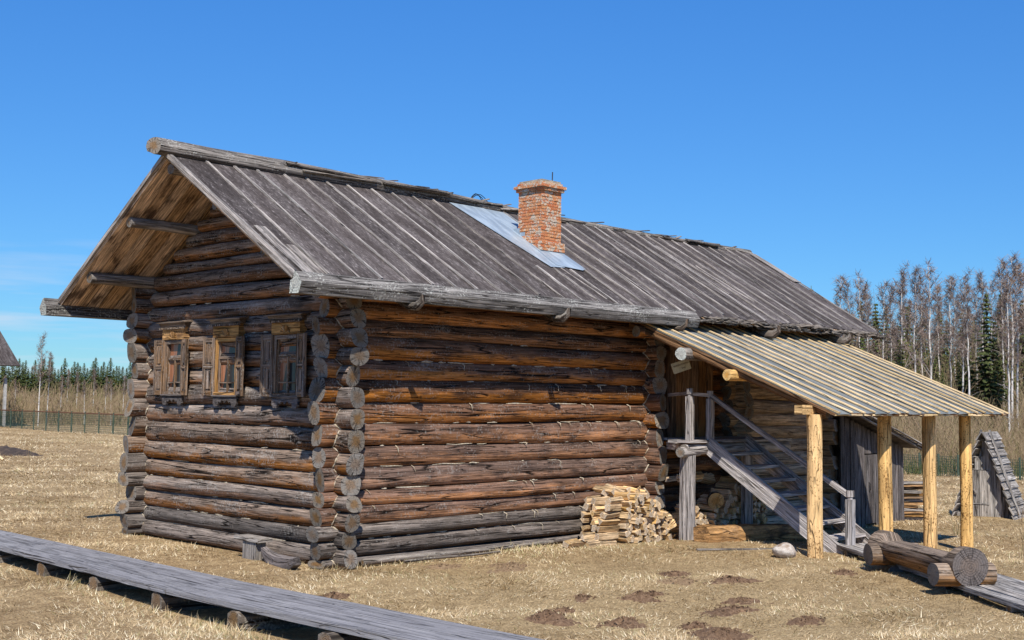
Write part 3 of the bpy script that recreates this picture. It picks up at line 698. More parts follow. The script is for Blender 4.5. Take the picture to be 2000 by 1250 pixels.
sh.build('roll_roofing', M['new_felt'], cano, smooth=30)
un = MB(); f = 0
while f < 1:
    g_ = min(1, f+U(.028, .04)); m = (f+g_)/2; w = (g_-f)*5.05
    un.board(cpt(m, CY1+.012+U(-.02, .02), -.018), cpt(m, CY0, -.018), (1, 0, 0), w-.004, .03); f = g_
un.build('roof_boards', M['door_wood'], cano, smooth=0)
ei = MB()
for k in range(16): 
    f = k/16; ei.board(cpt(f, CY1+.01, -.02), cpt(min(1, f+1/16+.01), CY1+.01, -.02+U(-.006, .006)), (0, .2, 1), U(.012, .03), .02)
ei.build('eave_trim', M['new_batten'], cano, smooth=0)
for f in fs:
    f2 = min(max(f, .006), .994)
    bt.board(cpt(f2, CY1+.0+U(-.02, .02), .022), cpt(min(.995, max(.005, f2+U(-.006, .006))), CY0+U(-.05, 0), .022), (1, 0, 0), U(.034, .044), .017, n=6, warp=.005)
bt.build('roof_battens', M['new_batten'], cano, smooth=0)
be = MB(); be.box((4.55, -3.20, 1.757), (9.55, -3.09, 1.872)); be.build('eave_beam', M['peeled'], cano, smooth=0)
for k, (y, z, r, x0, mt, me) in enumerate(((-1.25, 2.53, .085, 4.72, 'bark', 'lichen_end'), (-2.0, 2.245, .07, 4.70, 'peeled', 'peeled_end'), (-.42, 2.86, .075, 4.80, 'log_side', 'log_end'))):
    p = MB(); p.log((x0, y, z), (9.9, y, z), r, r*.85, seg=16, lump=.06, tilt=.1); p.build('purlin', [M[mt], M[me]], cano)
ra = MB()
for x in (4.95, 6.2, 7.5, 8.8, 9.8):
    q = MB(); q.log((x, -.2, cz(-.2)-.085), (x-.06, -3.35, cz(-3.35)-.085), .04, .05, seg=10); q.build('rafter', [M['door_wood'], M['log_end']], cano)
for x, r, k in ((4.83, .094, 1), (6.61, .09, 1), (7.90, .092, 0), (9.07, .088, 0)):
    p = MB(); zb = gz(x, -3.2)-.08
    p.log((x+.012, -3.2, zb), (x-.01, -3.2, 1.757), r*1.04, r*.97, seg=18, lump=.022, bend=.008, step=.15, tilt=0); p.build('post', [M['peeled'], M['peeled_end']], cano)

# ------------------------------------------------------------------ landing and stairs
st = thing('porch_staircase', 'grey open plank stairs with handrail leading up to the porch landing', 'staircase', (5.9, -1.9, gz(5.9, -1.9)))
def part(name, mat, fn, parent=st, smooth=0):
    m = MB(); fn(m); return m.build(name, M[mat] if isinstance(mat, str) else mat, parent, smooth)
LZ = 1.345
for k in range(5):
    y = -1.17+k*.225; x0 = (5.03, 5.12, 5.60, 5.70, 5.70)[k]
    part('landing_plank', 'stair_wood', lambda m: m.board((x0, y+.1, LZ+U(-.006, .006)), (7.6, y+.1, LZ), (0, 1, 0), .215, .035))
part('landing_beam', [M['stair_wood'], M['log_end']], lambda m: m.log((5.02, -1.08, LZ-.105), (7.6, -1.08, LZ-.105), .075, seg=12), smooth=50)
part('landing_beam', 'stair_wood', lambda m: m.board((5.66, -.34, LZ-.085), (5.16, -1.02, LZ-.085), (0, 0, 1), .10, .07))
part('support_post', 'stair_wood', lambda m: m.prism([(-.08, -.07), (.08, -.075), (.085, .07), (-.075, .075)], (5.13, -1.06, gz(5.13, -1.06)-.06), (.008, 0, 1), 1.24-gz(5.13, -1.06), n=6, jit=.004, xd=(1, 0, 0), yd=(0, 1, 0)))
part('post_cap', [M['stair_wood'], M['log_end']], lambda m: m.log((4.93, -1.09, 1.205), (5.36, -1.07, 1.215), .07, seg=12, bend=0), smooth=50)
part('support_post', 'stair_wood', lambda m: m.box((6.62, -1.0, -.2), (6.82, -.93, 1.2)))
def rail_post(m, x, y, z0, z1, w=.042, knob=True):
    m.box((x-w, y-w, z0), (x+w, y+w, z1-.11)); 
    m.prism([(w*math.cos(a), w*math.sin(a)) for a in [i*math.pi/5 for i in range(10)]], (x, y, z1-.108), (0, 0, 1), .03, xd=(.8, 0, 0), yd=(0, .8, 0))
    m.prism([(w*1.08*math.cos(a), w*1.08*math.sin(a)) for a in [i*math.pi/6 for i in range(12)]], (x, y, z1-.078), (0, 0, 1), .078, xd=(1, 0, 0), yd=(0, 1, 0))
part('rail_post', 'stair_wood', lambda m: rail_post(m, 5.17, -1.07, LZ+.018, 2.075))
part('rail_post', 'stair_wood', lambda m: rail_post(m, 5.52, -1.16, LZ+.018, 2.045))
part('newel_post', 'stair_wood', lambda m: rail_post(m, 5.56, -3.27, gz(5.5, -3.3)-.03, .80, .046))
part('rail', 'stair_wood', lambda m: m.board((5.66, -.34, 1.985), (5.17, -1.03, 2.01), (0, 0, 1), .045, .03))
part('rail', 'stair_wood', lambda m: m.board((5.2, -1.08, 2.0), (5.49, -1.15, 1.985), (0, 0, 1), .045, .03))
part('handrail', 'stair_wood', lambda m: m.board((5.52, -1.14, 2.0), (5.56, -3.26, .735), (1, 0, 0), .06, .055, n=3))
part('stringer', 'stair_wood', lambda m: m.board((5.50, -1.12, 1.31), (5.50, -3.28, -.10), (0, 0, 1), .225, .05))
part('stringer', 'stair_wood', lambda m: m.board((6.42, -1.12, 1.33), (6.42, -3.3, -.12), (0, 0, 1), .22, .05))
for k in range(7):
    z = 1.175-k*.168; y = -1.345-k*.262
    part('tread', 'stair_wood', lambda m: m.board((5.526, y, z), (6.394, y, z), (0, 1, 0), .23, .04))
part('foot_board', 'grey_wood', lambda m: m.board((5.45, -3.32, gz(5.9, -3.3)+.03), (6.3, -3.36, gz(6.3, -3.36)+.03), (0, 1, 0), .2, .05))
# ------------------------------------------------------------------ board over the steps
sg = thing('notice_board', 'small cream notice board hanging crooked by the porch door', 'sign', (5.33, -.8, 2.3))
m = MB(); sa = Vector((.25, -.22, .115)).normalized(); sn = Vector((-.62, -.78, 0)).normalized(); su = sn.cross(sa)*-1
if su.z < 0: su = -su
c0 = Vector((5.33, -.80, 2.385)); m.board(c0-sa*.13, c0+sa*.13, su, .15, .012); m.build('board', M['paper'], sg, smooth=0)
m = MB(); q = random.Random(3)
for row, a0, a1 in ((.025, -.105, .105), (-.03, -.03, .05)):
    m = MB(); a = a0
    while a < a1:
        w = q.uniform(.006, .011)
        if q.random() < .88:
            c = c0+sa*(a+w/2)+su*row+sn*.0075
            for k in range(2): m.board(c+sa*(w*(k-.5)*.8)-su*.011, c+sa*(w*(k-.5)*.8)+su*.011, sa, .003, .001)
            m.board(c-sa*w*.45+su*q.choice((-.01, 0, .01)), c+sa*w*.45+su*q.choice((-.01, 0, .01)), su, .003, .001)
        a += w+.006
    m.build('lettering', M['ink'], sg, smooth=0)

# ------------------------------------------------------------------ firewood
def split_mesh(seed, L, r, mats):
    q = random.Random(seed); m = MB(); k = q.choice((3, 3, 4, 4)); ph = q.uniform(0, 6.28)
    pr = [(r*q.uniform(.75, 1.15)*math.cos(ph+6.283*i/k+q.uniform(-.25, .25)), r*q.uniform(.75, 1.15)*math.sin(ph+6.283*i/k+q.uniform(-.25, .25))) for i in range(k)]
    if q.random() < .5:      # bark side bulges
        a, b = pr[0], pr[1]; mx, my = (a[0]+b[0])/2, (a[1]+b[1])/2; pr.insert(1, (mx*1.35, my*1.35))
    m.prism(pr, (0, -L/2, 0), (0, 1, 0), L, n=3, jit=r*.06, mc=1, xd=(1, 0, 0), yd=(0, 0, 1), seed=seed)
    return m.mesh('firewood', [M[mats[0]], M[mats[1]]], smooth=0)
new_w = [split_mesh(100+i, U(.30, .36), U(.048, .066), ('split', 'split_end')) for i in range(14)]
old_w = [split_mesh(300+i, U(.30, .36), U(.050, .064), ('split_old', 'split_old_end')) for i in range(14)]
def log_piece(mesh, loc, rz, tilt, roll, label, group):
    o = bpy.data.objects.new('firewood', mesh); COL.objects.link(o); o.location = loc
    o.rotation_euler = (tilt, roll, rz); return tag(o, label, 'firewood', group)
def stack(meshes, x0, x1, yf, zb, top, pitch, label, group, n_back=1, jit=.018):
    """ends towards the yard; top(x) is the height of the pile"""
    z = zb; r = 0
    while z < 1.0:
        x = x0+(pitch*.5 if r % 2 else 0)
        while x < x1:
            if z < top(x): log_piece(rnd.choice(meshes), (x+U(-.012, .012), yf+U(-.05, .05), z+gz(x, yf)+U(-.008, .008)), U(-.14, .14), U(-.07, .07), U(0, 6.28), label, group)
            x += pitch
        z += pitch*.84; r += 1
SUNL = 'pale split log among those heaped in the sun at the wall corner'
stack(new_w, 4.16, 5.06, -.66, .05, lambda x: .66-.10*abs(x-4.4)-.62*max(0, x-4.62)+U(-.03, .03), .095, SUNL, 'sunlit heap of split firewood')
z = .04; r = 0
while z < .63:               # crib at the heap's end: these lie along the wall
    for y in (-.38, -.53, -.70):
        if U(0, 1) < .9: log_piece(rnd.choice(new_w), (3.84+z*.36+U(-.05, .05), y, z+U(-.01, .01)), math.pi/2+U(-.16, .16), U(-.08, .08), U(0, 6.28), 'split log lying lengthwise in the crib at the left end of the sunlit heap', 'crib of split firewood')
    z += .088
for k, (x, y) in enumerate(((3.42, -.62), (3.60, -.70), (3.55, -.55), (3.33, -.58), (3.62, -.62))): log_piece(new_w[k], (x, y, .05+.07*(k == 4)), math.pi/2+U(-.3, .3), 0, U(0, 6), 'split log lying in the grass left of the sunlit heap', 'loose split firewood')
for k in range(12):
    x = U(4.1, 5.0); log_piece(rnd.choice(new_w), (x, U(-.62, -.35), .68-.10*abs(x-4.4)-.62*max(0, x-4.62)+U(-.05, .05)), U(-1.2, 1.2), U(-.35, .35), U(0, 6), 'split log thrown crosswise on top of the sunlit heap', 'split logs on top of the heap')
for k in range(14): log_piece(rnd.choice(new_w), (U(4.9, 5.3), U(-.8, -.45), .06+.075*(k % 5)+gz(5, -.6)), math.pi/2+U(-.6, .6), U(-.2, .2), U(0, 6), 'split log turned sideways at the right end of the sunlit heap', 'split logs at the right end of the heap')
stack(old_w, 5.95, 7.4, -.72, .05, lambda x: .86-.55*abs(x-6.85)**1.5, .102, 'brown split log in the shaded stack under the porch stairs', 'shaded stack of firewood under the stairs')
stack(new_w, 5.5, 6.05, -.72, .05, lambda x: .42-.5*max(0, x-5.7), .1, 'pale split log in the low pile between landing post and log slice', 'low pile behind the landing post')
for k in range(9): log_piece(rnd.choice(old_w), (U(5.7, 6.5), U(-.55, -.35), .80+U(-.1, .06)), math.pi/2+U(-.4, .4), U(-.25, .25), U(0, 6), 'brown split log laid sideways on the shaded stack', 'logs on top of the shaded stack')
m = MB(); m.tube([(6.08, -.84, .50), (6.02, -.91, .485)], .115, 20, caps=(1, 1), lump=.02)
tag(m.build('log_slice', [M['bark'], M['peeled_end']]), 'round sawn log slice standing on the firewood behind the landing post', 'log slice')
m = MB(); m.prism([(-.10, -.13), (.10, -.14), (.13, -.04), (.13, .11), (.04, .15), (-.09, .14), (-.14, .05), (-.13, -.06)], (4.98, -1.40, .07+gz(5, -1.4)), (1, -.02, -.055), 2.35, n=12, jit=.012, xd=(0, 1, 0), yd=(0, 0, 1), mc=0)
tag(m.build('hewn_log', [M['trough'], M['log_end']], smooth=40), 'thick brown hewn log lying on the ground in front of the firewood under the stairs', 'log')
# ------------------------------------------------------------------ plank walkways
bw = thing('plank_walkway', 'long blue-grey plank walkway crossing the grass in the left foreground', 'walkway', (-2.45, -.5, 0))
def bow(y): return .10*max(0, (-2.2-y))/2.4*1.1
js = [-9.2, -5.3, -1.35, 2.3, 6.1, 10.2, 14.5]
for a, b in zip(js[:-1], js[1:]):
    for k in range(4):
        m = MB()
        def xk(y): return -2.11-.093-.19*k*(1-.24*float(sst(-1.5, 5, y)))
        def zz_(y): return .178+.006*math.sin(y*.45)
        m.board((xk(a)+bow(a)+U(-.006, .006), a+.006+U(-.02, .02), zz_(a)+.0022*k), (xk(b)+bow(b)+U(-.004, .004), b-.006+U(-.02, .02), zz_(b)+.0022*k), (1, 0, 0), .171, .05, n=5, warp=.004)
        m.build('plank', M['blue_grey_wood'], bw, smooth=0)
y = -8.6
while y < 14:
    m = MB(); m.prism([(-.10, -.1), (.10, -.1), (.085, .06), (.03, .085), (-.05, .08), (-.09, .04)], (-2.845+.15*float(sst(-1.5, 5, y)), y, .063), (1, U(-.06, .06), 0), .80-.2*float(sst(-1.5, 5, y)), n=3, jit=.008, xd=(0, 1, 0), yd=(0, 0, 1), mc=1); m.build('sleeper', [M['bark'], M['log_end']], bw, smooth=30); y += 1.24
D = Vector((-.63, -.777, 0)); Nn = Vector((.777, -.63, 0))
wr_ = thing('plank_walkway', 'narrow weathered walkway behind the log bench running to the stair foot', 'walkway', (5.0, -4.9, gz(5, -4.9)))
B0 = Vector((6.05, -3.42, 0))
for k in range(5):
    o = B0+Nn*(-.56+.165*k)+D*U(-.06, .06); m = MB(); e = o+D*6.2
    m.board((o.x, o.y, .10), (e.x, e.y, .085), Nn, .148, .045, n=5, warp=.003); m.build('plank', M['grey_wood'], wr_, smooth=0)
for k in range(5):
    o = B0+D*(.4+1.3*k); a = o-Nn*.62; b = o+Nn*.16; m = MB(); m.log((a.x, a.y, .02), (b.x, b.y, .02), .062, seg=10); m.build('sleeper', [M['bark'], M['log_end']], wr_)
# ------------------------------------------------------------------ log bench
bn = thing('log_bench', 'rough log bench with a hewn seat and thick round ends on two cross logs', 'bench', (4.4, -4.6, 0))
DB = Vector((-.577, -.816, 0)); NB_ = Vector((.816, -.577, 0))
def bench_pt(s, z, o=0): p = Vector((3.43, -5.76, 0))-DB*s+NB_*o; return (p.x, p.y, z)
m = MB(); r = .195; L = 1.86; N = 26; rings = []; seg = 18; sd = 5.5
for i in range(N+1):
    s = L*i/N; k = min(s-.18, L-.22-s); cut = sst(-.03, .05, k); row = []
    for j in range(seg):
        t = 2*math.pi*j/seg; rr = r*(1-.09*s)*(1+.02*math.sin(3*t+s)); X_ = math.cos(t)*rr; Z_ = math.sin(t)*rr
        Z_ = min(Z_, r+.1-float(cut)*(.1+.125))
        if cut > .5: X_ *= .93
        p = Vector(bench_pt(s, 0)); row.append(p+NB_*X_*-1+Vector((0, 0, .30+Z_)))
    rings.append(row)
m.grid(rings, lambda i, j: (L*i/N, .2*2*math.pi*j/seg, sd), lambda i, j: math.sin(2*math.pi*j/seg), 0, True)
for e, row in ((0, rings[0]), (1, rings[-1])):
    c = sum(row, Vector())/seg
    for j in range(seg):
        k = (j+1) % seg; w = [(0, 0, sd+e), (math.cos(6.2832*j/seg), math.sin(6.2832*j/seg), sd+e), (math.cos(6.2832*k/seg), math.sin(6.2832*k/seg), sd+e)]
        m.face([c, row[j], row[k]] if e == 0 else [c, row[k], row[j]], w if e == 0 else [w[0], w[2], w[1]], [0]*3, 1)
m.build('seat_log', [M['bench_wood'], M['dark_end']], bn, smooth=50)
for s, o0, o1 in ((.13, -.33, .29), (1.64, -.27, .33)):
    m = MB(); m.log(bench_pt(s, .215, o0), bench_pt(s, .21, o1), .116, .122, seg=18, tilt=.02, bend=.0, step=.12); m.build('cross_log', [M['bench_wood'], M['dark_end']], bn)
    m = MB(); m.log(bench_pt(s-.12, .04, .0), bench_pt(s+.1, .04, .24), .075, seg=10, rz=.85); m.build('bearer', [M['bark'], M['dark_end']], bn)
# ------------------------------------------------------------------ small things by the house
sb = thing('stump_seat', 'short board nailed on an upright block beside the gable wall', 'seat', (-.36, 1.10, 0))
m = MB(); m.box((-.44, .93, -.05), (-.30, 1.20, .21), along=2); m.build('block', M['grey_wood'], sb, smooth=0)
m = MB(); m.board((-.36, .86, .235), (-.36, 1.36, .24), (1, 0, 0), .2, .045); m.build('board', M['grey_wood'], sb, smooth=0)
m = MB(); n = 10; rows = []
for i in range(n+1):
    t = i/n; y = .06+.78*t; z = .03+.10*(2*t-1)**2*(1 if t > .3 else .7); x = -.50+.10*t
    w = .05+.06*math.sin(math.pi*t)
    rows.append([Vector((x-.02, y, z-w)), Vector((x-.03, y, z+w*.6)), Vector((x+.05, y, z+w*.8)), Vector((x+.08, y, z-w))])
m.grid(rows, lambda i, j: (i*.09, j*.08, 3.3), lambda i, j: .2, 0, True)
m.face(rows[0], [(0, 0, 3), (0, 1, 3), (1, 1, 3), (1, 0, 3)], [0]*4); m.face(list(reversed(rows[-1])), [(0, 0, 3), (0, 1, 3), (1, 1, 3), (1, 0, 3)], [0]*4)
tag(m.build('hewn_plank', [M['shed_wood']], smooth=40), 'dark curved piece of hewn wood lying at the foot of the gable corner', 'plank')
for (a, b, r, lab) in (((.25, -.17, .04), (3.3, -.26, .05), .035, 'thin dark pole lying along the foot of the side wall'), ((.75, -.30, .02), (2.2, -.40, .03), .018, 'thin stick lying in the grass before the side wall')):
    m = MB(); m.log(a, b, r, r*.7, seg=8); tag(m.build('pole', [M['bark'], M['log_end']]), lab, 'pole')
m = MB(); q = random.Random(4); rows = []; c = Vector((4.55, -2.95, gz(4.5, -2.9)+.07))
for i in range(13):
    f = math.pi*i/12; row = []
    for j in range(18):
        t = 6.2832*j/18; d = Vector((math.sin(f)*math.cos(t)*.165, math.sin(f)*math.sin(t)*.13, math.cos(f)*.105))
        k = 1+.09*math.sin(d.x*22+1)*math.cos(d.y*19)+.07*math.sin(d.z*31+d.x*14+2)
        row.append(c+d*k)
    rows.append(row)
m.grid(rows, lambda i, j: (i, j, 1), lambda i, j: 0, 0, True); tag(m.build('boulder', M['stone'], smooth=35), 'pale rounded boulder lying in the grass left of the first yellow post', 'boulder')
m = MB(); m.board((5.3, -2.62, gz(5.4, -2.7)+.012), (4.2, -1.9, gz(4.5, -2)+.015), (0, 1, 0), .05, .02); tag(m.build('lath', M['grey_wood'], smooth=0), 'thin grey lath lying in the grass before the hewn log', 'lath')
# ------------------------------------------------------------------ molehills
mh = [((-.5, -3.72), .30, .15, 'soil', 'large dark molehill nearest the end of the long walkway'), ((.64, -3.13), .2, .05, 'soil', 'flat brown molehill, farthest left of the group before the side wall'), ((.03, -3.42), .18, .07, 'soil', 'small molehill just behind the largest dark molehill'),
      ((.99, -3.55), .24, .11, 'soil', 'middle molehill with a rounded brown top'), ((1.22, -3.52), .22, .05, 'soil', 'low crumbled molehill touching the middle one'), ((-.14, -4.29), .26, .10, 'soil', 'molehill with a sharp left edge in the front row'),
      ((1.04, -4.61), .33, .09, 'soil', 'broad molehill with a pale straw across its top'), ((1.06, -5.34), .30, .06, 'soil', 'flattened molehill in the front row near the bench side'), ((.02, -5.2), .42, .12, 'soil', 'biggest spread-out molehill at the bottom edge of the lawn'),
      ((3.81, -4.17), .26, .07, 'soil', 'molehill scraped open beside the far end of the bench'), ((-1.22, -1.58), .24, .07, 'soil', 'lone molehill close behind the long walkway'), ((1.56, -1.24), .38, .07, 'dry_soil', 'wide pale sandy mound before the side wall'),
      ((2.02, -3.25), .30, .07, 'dry_soil', 'pale dried molehill beside a dark one'), ((2.35, -2.95), .28, .07, 'soil', 'dark molehill behind the pale dried one'), ((2.45, -3.6), .3, .06, 'soil', 'wide dark molehill right of the pale dried one'), ((.94, -.72), .28, .05, 'dry_soil', 'low sandy mound closest to the house corner'),
      ((.25, -4.75), .22, .06, 'soil', 'small molehill between the two front molehills'), ((1.55, -4.35), .3, .035, 'soil', 'thin flat scatter of soil behind the broad molehill')]
for (x, y), w, h, mt, lab in mh:
    q = random.Random(int(x*1000)); ph = [q.uniform(0, 6.28) for _ in range(6)]; m = MB(); rows = []; z0 = gz(x, y)
    for i in range(13):
        rr = 1.25*i/12; row = []
        for j in range(28):
            t = 6.2832*j/28; e = 1+.22*math.sin(2*t+ph[0])+.14*math.sin(3*t+ph[1])+.09*math.sin(5*t+ph[2])
            px, py = x+math.cos(t)*w*rr*e, y+math.sin(t)*w*rr*e*.8
            z = z0+h*math.exp(-2.0*rr*rr)*.5-.025*rr+.013*math.sin(px*53+ph[3])*math.sin(py*61+ph[4])+.011*q.uniform(-1, 1)*(1 if i < 11 else .4)
            row.append((px, py, z-(.03 if i == 12 else 0)))
        rows.append(row)
    m.grid(rows, lambda i, j: (0, 0, 1), lambda i, j: 0, 0, True)
    for k in range(int(420*w)):         # clods
        a = q.uniform(0, 6.28); d = abs(q.gauss(0, .75))*w; s = q.uniform(.007, .02); p = Vector((x+math.cos(a)*d, y+math.sin(a)*d*.8, 0)); p.z = z0+h*math.exp(-2.0*(d/w)**2)*.5-.02*d/w+s*.4
        vs = [p+Vector((q.uniform(-1, 1), q.uniform(-1, 1), q.uniform(-.6, 1)))*s for _ in range(4)]
        for f in ((0, 1, 2), (0, 2, 3), (0, 3, 1), (1, 3, 2)): m.face([vs[t] for t in f], [(0, 0, 1)]*3, [0]*3)
    tag(m.build('molehill', M[mt], smooth=60), lab, 'molehill', 'molehills in the dry grass')
# ------------------------------------------------------------------ lean-to shed on the rear gable
sd_ = thing('plank_shed', 'dark plank lean-to shed behind the yellow posts', 'shed', (11.4, .3, -.25))
SY = -.45
def shz(x): return 1.77-.272*(x-10.25)
m = MB(); x = 10.30
while x < 12.5:
    w = U(.085, .14); z0 = 1.02 if 11.12 < x+w/2 < 11.55 else -.32+U(0, .05)
    m.board((x+w/2, SY+U(-.012, .012), z0), (x+w/2, SY+U(-.01, .01), shz(x+w)-.03), (1, 0, 0), w-.006, .025); x += w
y = SY+.04
while y < 3:
    w = U(.1, .15); m.board((12.48, y+w/2, -.3), (12.48, y+w/2, shz(12.5)-.03), (0, 1, 0), w-.006, .025); y += w
m.build('wall_boards', M['shed_wood'], sd_, smooth=0)
dd = thing('shed_door', None, None, (11.33, SY, .3)); dd.parent = sd_
m = MB()
for k in range(3): m.board((11.19+.14*k, SY-.022, -.2), (11.19+.14*k, SY-.022, 1.0), (1, 0, 0), .135, .025)
m.build('door_leaf', M['shed_wood'], dd, smooth=0)
m = MB(); m.tube([(11.24, SY-.04, .36), (11.24, SY-.07, .40), (11.24, SY-.07, .48), (11.24, SY-.04, .52)], .01, 6); m.build('handle', M['iron'], dd)
m = MB(); x = 10.32
while x < 12.75:
    w = U(.12, .2); m.board((x+w/2, SY-.33+U(-.03, .03), shz(x+w/2)+.02), (x+w/2, 3.2, shz(x+w/2)+.02), (1, 0, -.272), w-.004, .025); x += w
m.build('roof_boards', M['shed_wood'], sd_, smooth=0)
for y in (SY-.28, SY+.6, 2):
    m = MB(); m.log((10.35, y, shz(10.35)-.02), (12.78, y, shz(12.78)-.02), .025, seg=8); m.build('roof_pole', [M['grey_wood'], M['log_end']], sd_)
m = MB(); m.log((10.3, SY-.34, shz(10.3)+.05), (12.75, SY-.34, shz(12.75)+.05), .018, seg=8); m.build('roof_pole', [M['grey_wood'], M['log_end']], sd_)
# stacked boards behind the shed
pc = at(1776, 22.6, z=0)
for k in range(13):
    m = MB(); z = gz(*pc[:2])+.03+.055*k; a = U(-.12, .12)+(-.78); d = Vector((math.cos(a), math.sin(a), U(-.02, .02))); c = Vector((pc[0]+U(-.08, .08), pc[1]+U(-.08, .08), z))
    m.board(c-d*U(.25, .4), c+d*U(.2, .38), (-d.y, d.x, 0), U(.12, .3), U(.03, .05))
    tag(m.build('plank', M['trough'] if k % 3 else M['grey_wood'], smooth=0), 'old board in the loose stack right of the plank shed', 'plank', 'stack of old boards by the shed')
# ------------------------------------------------------------------ A-frame hut
oh = thing('a_frame_hut', 'small grey A-frame plank hut with a narrow door at the right edge', 'hut', (14.6, -1.18, -.26))
OX, OYc, OB, OT, OW = 14.5, -1.15, -.27, 1.32, .53
def hrot(m, a=R(9)):
    c, s = math.cos(a), math.sin(a)
    m.v = [(OX+(x-OX)*c-(y-OYc)*s, OYc+(x-OX)*s+(y-OYc)*c, z) for x, y, z in m.v]
m = MB(); y = -OW
while y < OW-.02:
    w = min(U(.1, .15), OW-y); h = OT-OB; z1 = OB+h*(1-(abs(y+w/2))/OW)-.06
    if not (-.10 < y+w/2 < .30): m.board((OX, OYc+y+w/2, OB-.05), (OX, OYc+y+w/2, max(OB+.06, z1)), (0, 1, 0), w-.004, .025)
    else: m.board((OX, OYc+y+w/2, OB+.93), (OX, OYc+y+w/2, max(OB+.95, z1)), (0, 1, 0), w-.004, .025)
    y += w
m.face([(OX+.03, OYc-OW+.02, OB), (OX+.03, OYc+OW-.02, OB), (OX+.03, OYc, OT-.02)], [(0, 0, 1), (0, 1, 1), (1, .5, 1)], [0]*3)
hrot(m); m.build('front_boards', M['grey_wood'], oh, smooth=0)
od = thing('hut_door', None, None, (OX, OYc+.1, OB+.45)); od.parent = oh
m = MB()
for k in range(2): m.board((OX-.025, OYc+.0+.19*k, OB+.02), (OX-.025, OYc+.0+.19*k, OB+.92), (0, 1, 0), .185, .025)
m.board((OX-.043, OYc+.1, OB+.28), (OX-.043, OYc+.1, OB+.30), (0, 1, 0), .37, .012)
hrot(m); m.build('door_leaf', M['grey_wood'], od, smooth=0)
m = MB(); m.tube([(OX-.05, OYc+.20, OB+.56), (OX-.075, OYc+.17, OB+.51), (OX-.06, OYc+.15, OB+.47)], .014, 6); hrot(m); m.build('handle', M['batten'], od)
for s in (-1, 1):
    m = MB(); nC = 11; sl_ = Vector((0, s*OW, -(OT-OB))); ls = sl_.length; sl_.normalize(); no = Vector((0, s*(OT-OB), OW)).normalized()
    for k in range(nC):
        c = Vector((OX, OYc, OT+.05))+sl_*(ls*1.06*(k+.5)/nC)+no*(.035)
        tl = (sl_+no*.24).normalized()
        m.board(c+Vector((-.21+U(-.03, .02), 0, 0)), c+Vector((.85, 0, 0)), tl, ls/nC*1.12, .028)
    hrot(m); m.build('roof_boards', M['grey_wood'], oh, smooth=0)
    m = MB(); p0 = Vector((OX+.06, OYc, OT+.08))+no*.08; m.board(p0, p0+sl_*(ls*1.0), (1, 0, 0), .05, .03); hrot(m); m.build('batten', M['grey_wood'], oh, smooth=0)
# ------------------------------------------------------------------ far left: neighbour's roof, pole, fence, dark bank
nb = thing('far_log_house', 'distant log house whose roof corner shows at the left edge', 'house', (4, 38, 0))
P_ = Vector(at(40, 66, 715))           # eave corner
lf = Vector((-RT[0], -RT[1], 0)).normalized(); fd = Vector((FW[0], FW[1], 0)).normalized(); ex = lf*.69-fd*.72; sl2 = lf*.72+fd*.69   # along the eave to the left, up-slope away
m = MB(); y = 0
def slab(m, mat_seed):
    for k in range(30):
        a = P_+ex*(k*.4); b = a+sl2*5.0+Vector((0, 0, 3.55))-ex*0.0
        m.board(a+ex*.2, b+ex*.2, ex, .395, .05)
slab(m, 0); m.build('roof', M['felt'], nb, smooth=0)
m = MB()
for k in range(16):
    a = P_+ex*3.0+sl2*.6; z = .12+.2*k; m.log((a.x, a.y, z), (a.x+ex.x*8, a.y+ex.y*8, z), .11, rz=.95, seg=10)
    b = a+sl2*5; m.log((a.x, a.y, z-.1), (b.x, b.y, z-.1), .11, rz=.95, seg=10)
m.build('log_walls', [M['log_front'], M['log_end']], nb)
m = MB(); b = P_+sl2*5.0+Vector((0, 0, 3.55))
for k in range(30):
    a = b+ex*(k*.4+.2); m.board(a, a+sl2*5.0-Vector((0, 0, 3.55)), ex, .395, .05)
m.build('far_roof', M['felt'], nb, smooth=0)
pp = at(9, 66, z=0); m = MB(); m.prism([(-.07, -.07), (.07, -.07), (.07, .07), (-.07, .07)], (pp[0], pp[1], -.3), (0, 0, 1), 2.95, xd=(1, 0, 0), yd=(0, 1, 0)); tag(m.build('utility_pole', M['concrete'], smooth=0), 'short pale concrete pole by the wire fence at the left edge', 'pole')
def wire_fence(name, label, P, Hh, nposts, mesh_mat, post_mat, dens, top=None, zb=0):
    f = thing(name, label, 'fence', (float(P[0][0]), float(P[0][1]), zb))
    a, b = Vector((*P[0][:2], zb)), Vector((*P[1][:2], zb)); L = (b-a).length; d = (b-a)/L
    for k in range(nposts):
        p = a+d*L*k/(nposts-1); m = MB(); m.tube([p-Vector((0, 0, .3)), p+Vector((0, 0, Hh*1.03))], .035, 6, lump=0); m.build('post', M[post_mat], f)
    m = MB(); k = 0.0; s = Vector((-d.y, d.x, 0))
    while k < L:
        p = a+d*k; m.board(p+Vector((0, 0, .03)), p+Vector((0, 0, Hh*.93)), d, .012, .012); k += dens
    for h in [i*Hh*.93/9 for i in range(1, 10)]: m.board(a+Vector((0, 0, h)), b+Vector((0, 0, h)), (0, 0, 1), .012, .012)
    m.build('wire_mesh', M[mesh_mat], f, smooth=0)
    if top:
        m = MB(); m.board(a+Vector((0, 0, Hh*.96)), b+Vector((0, 0, Hh*.96)), (0, 0, 1), .05, .03); m.build('top_rail', M[top], f, smooth=0)
wire_fence('wire_fence', 'green wire fence with rusty top rail along the far end of the field', (at(-60, 68, z=0), at(380, 51, z=0)), .98, 18, 'fence_green', 'fence_green', .10, 'rust')
wire_fence('mesh_fence', 'dark green mesh fence before the trees at the right', (at(1560, 40, z=0), at(2120, 33, z=0)), .72, 16, 'fence_green', 'fence_green', .07, zb=-.32)
wp = at(60, 40, z=0); m = MB(); q = random.Random(8); rows = []
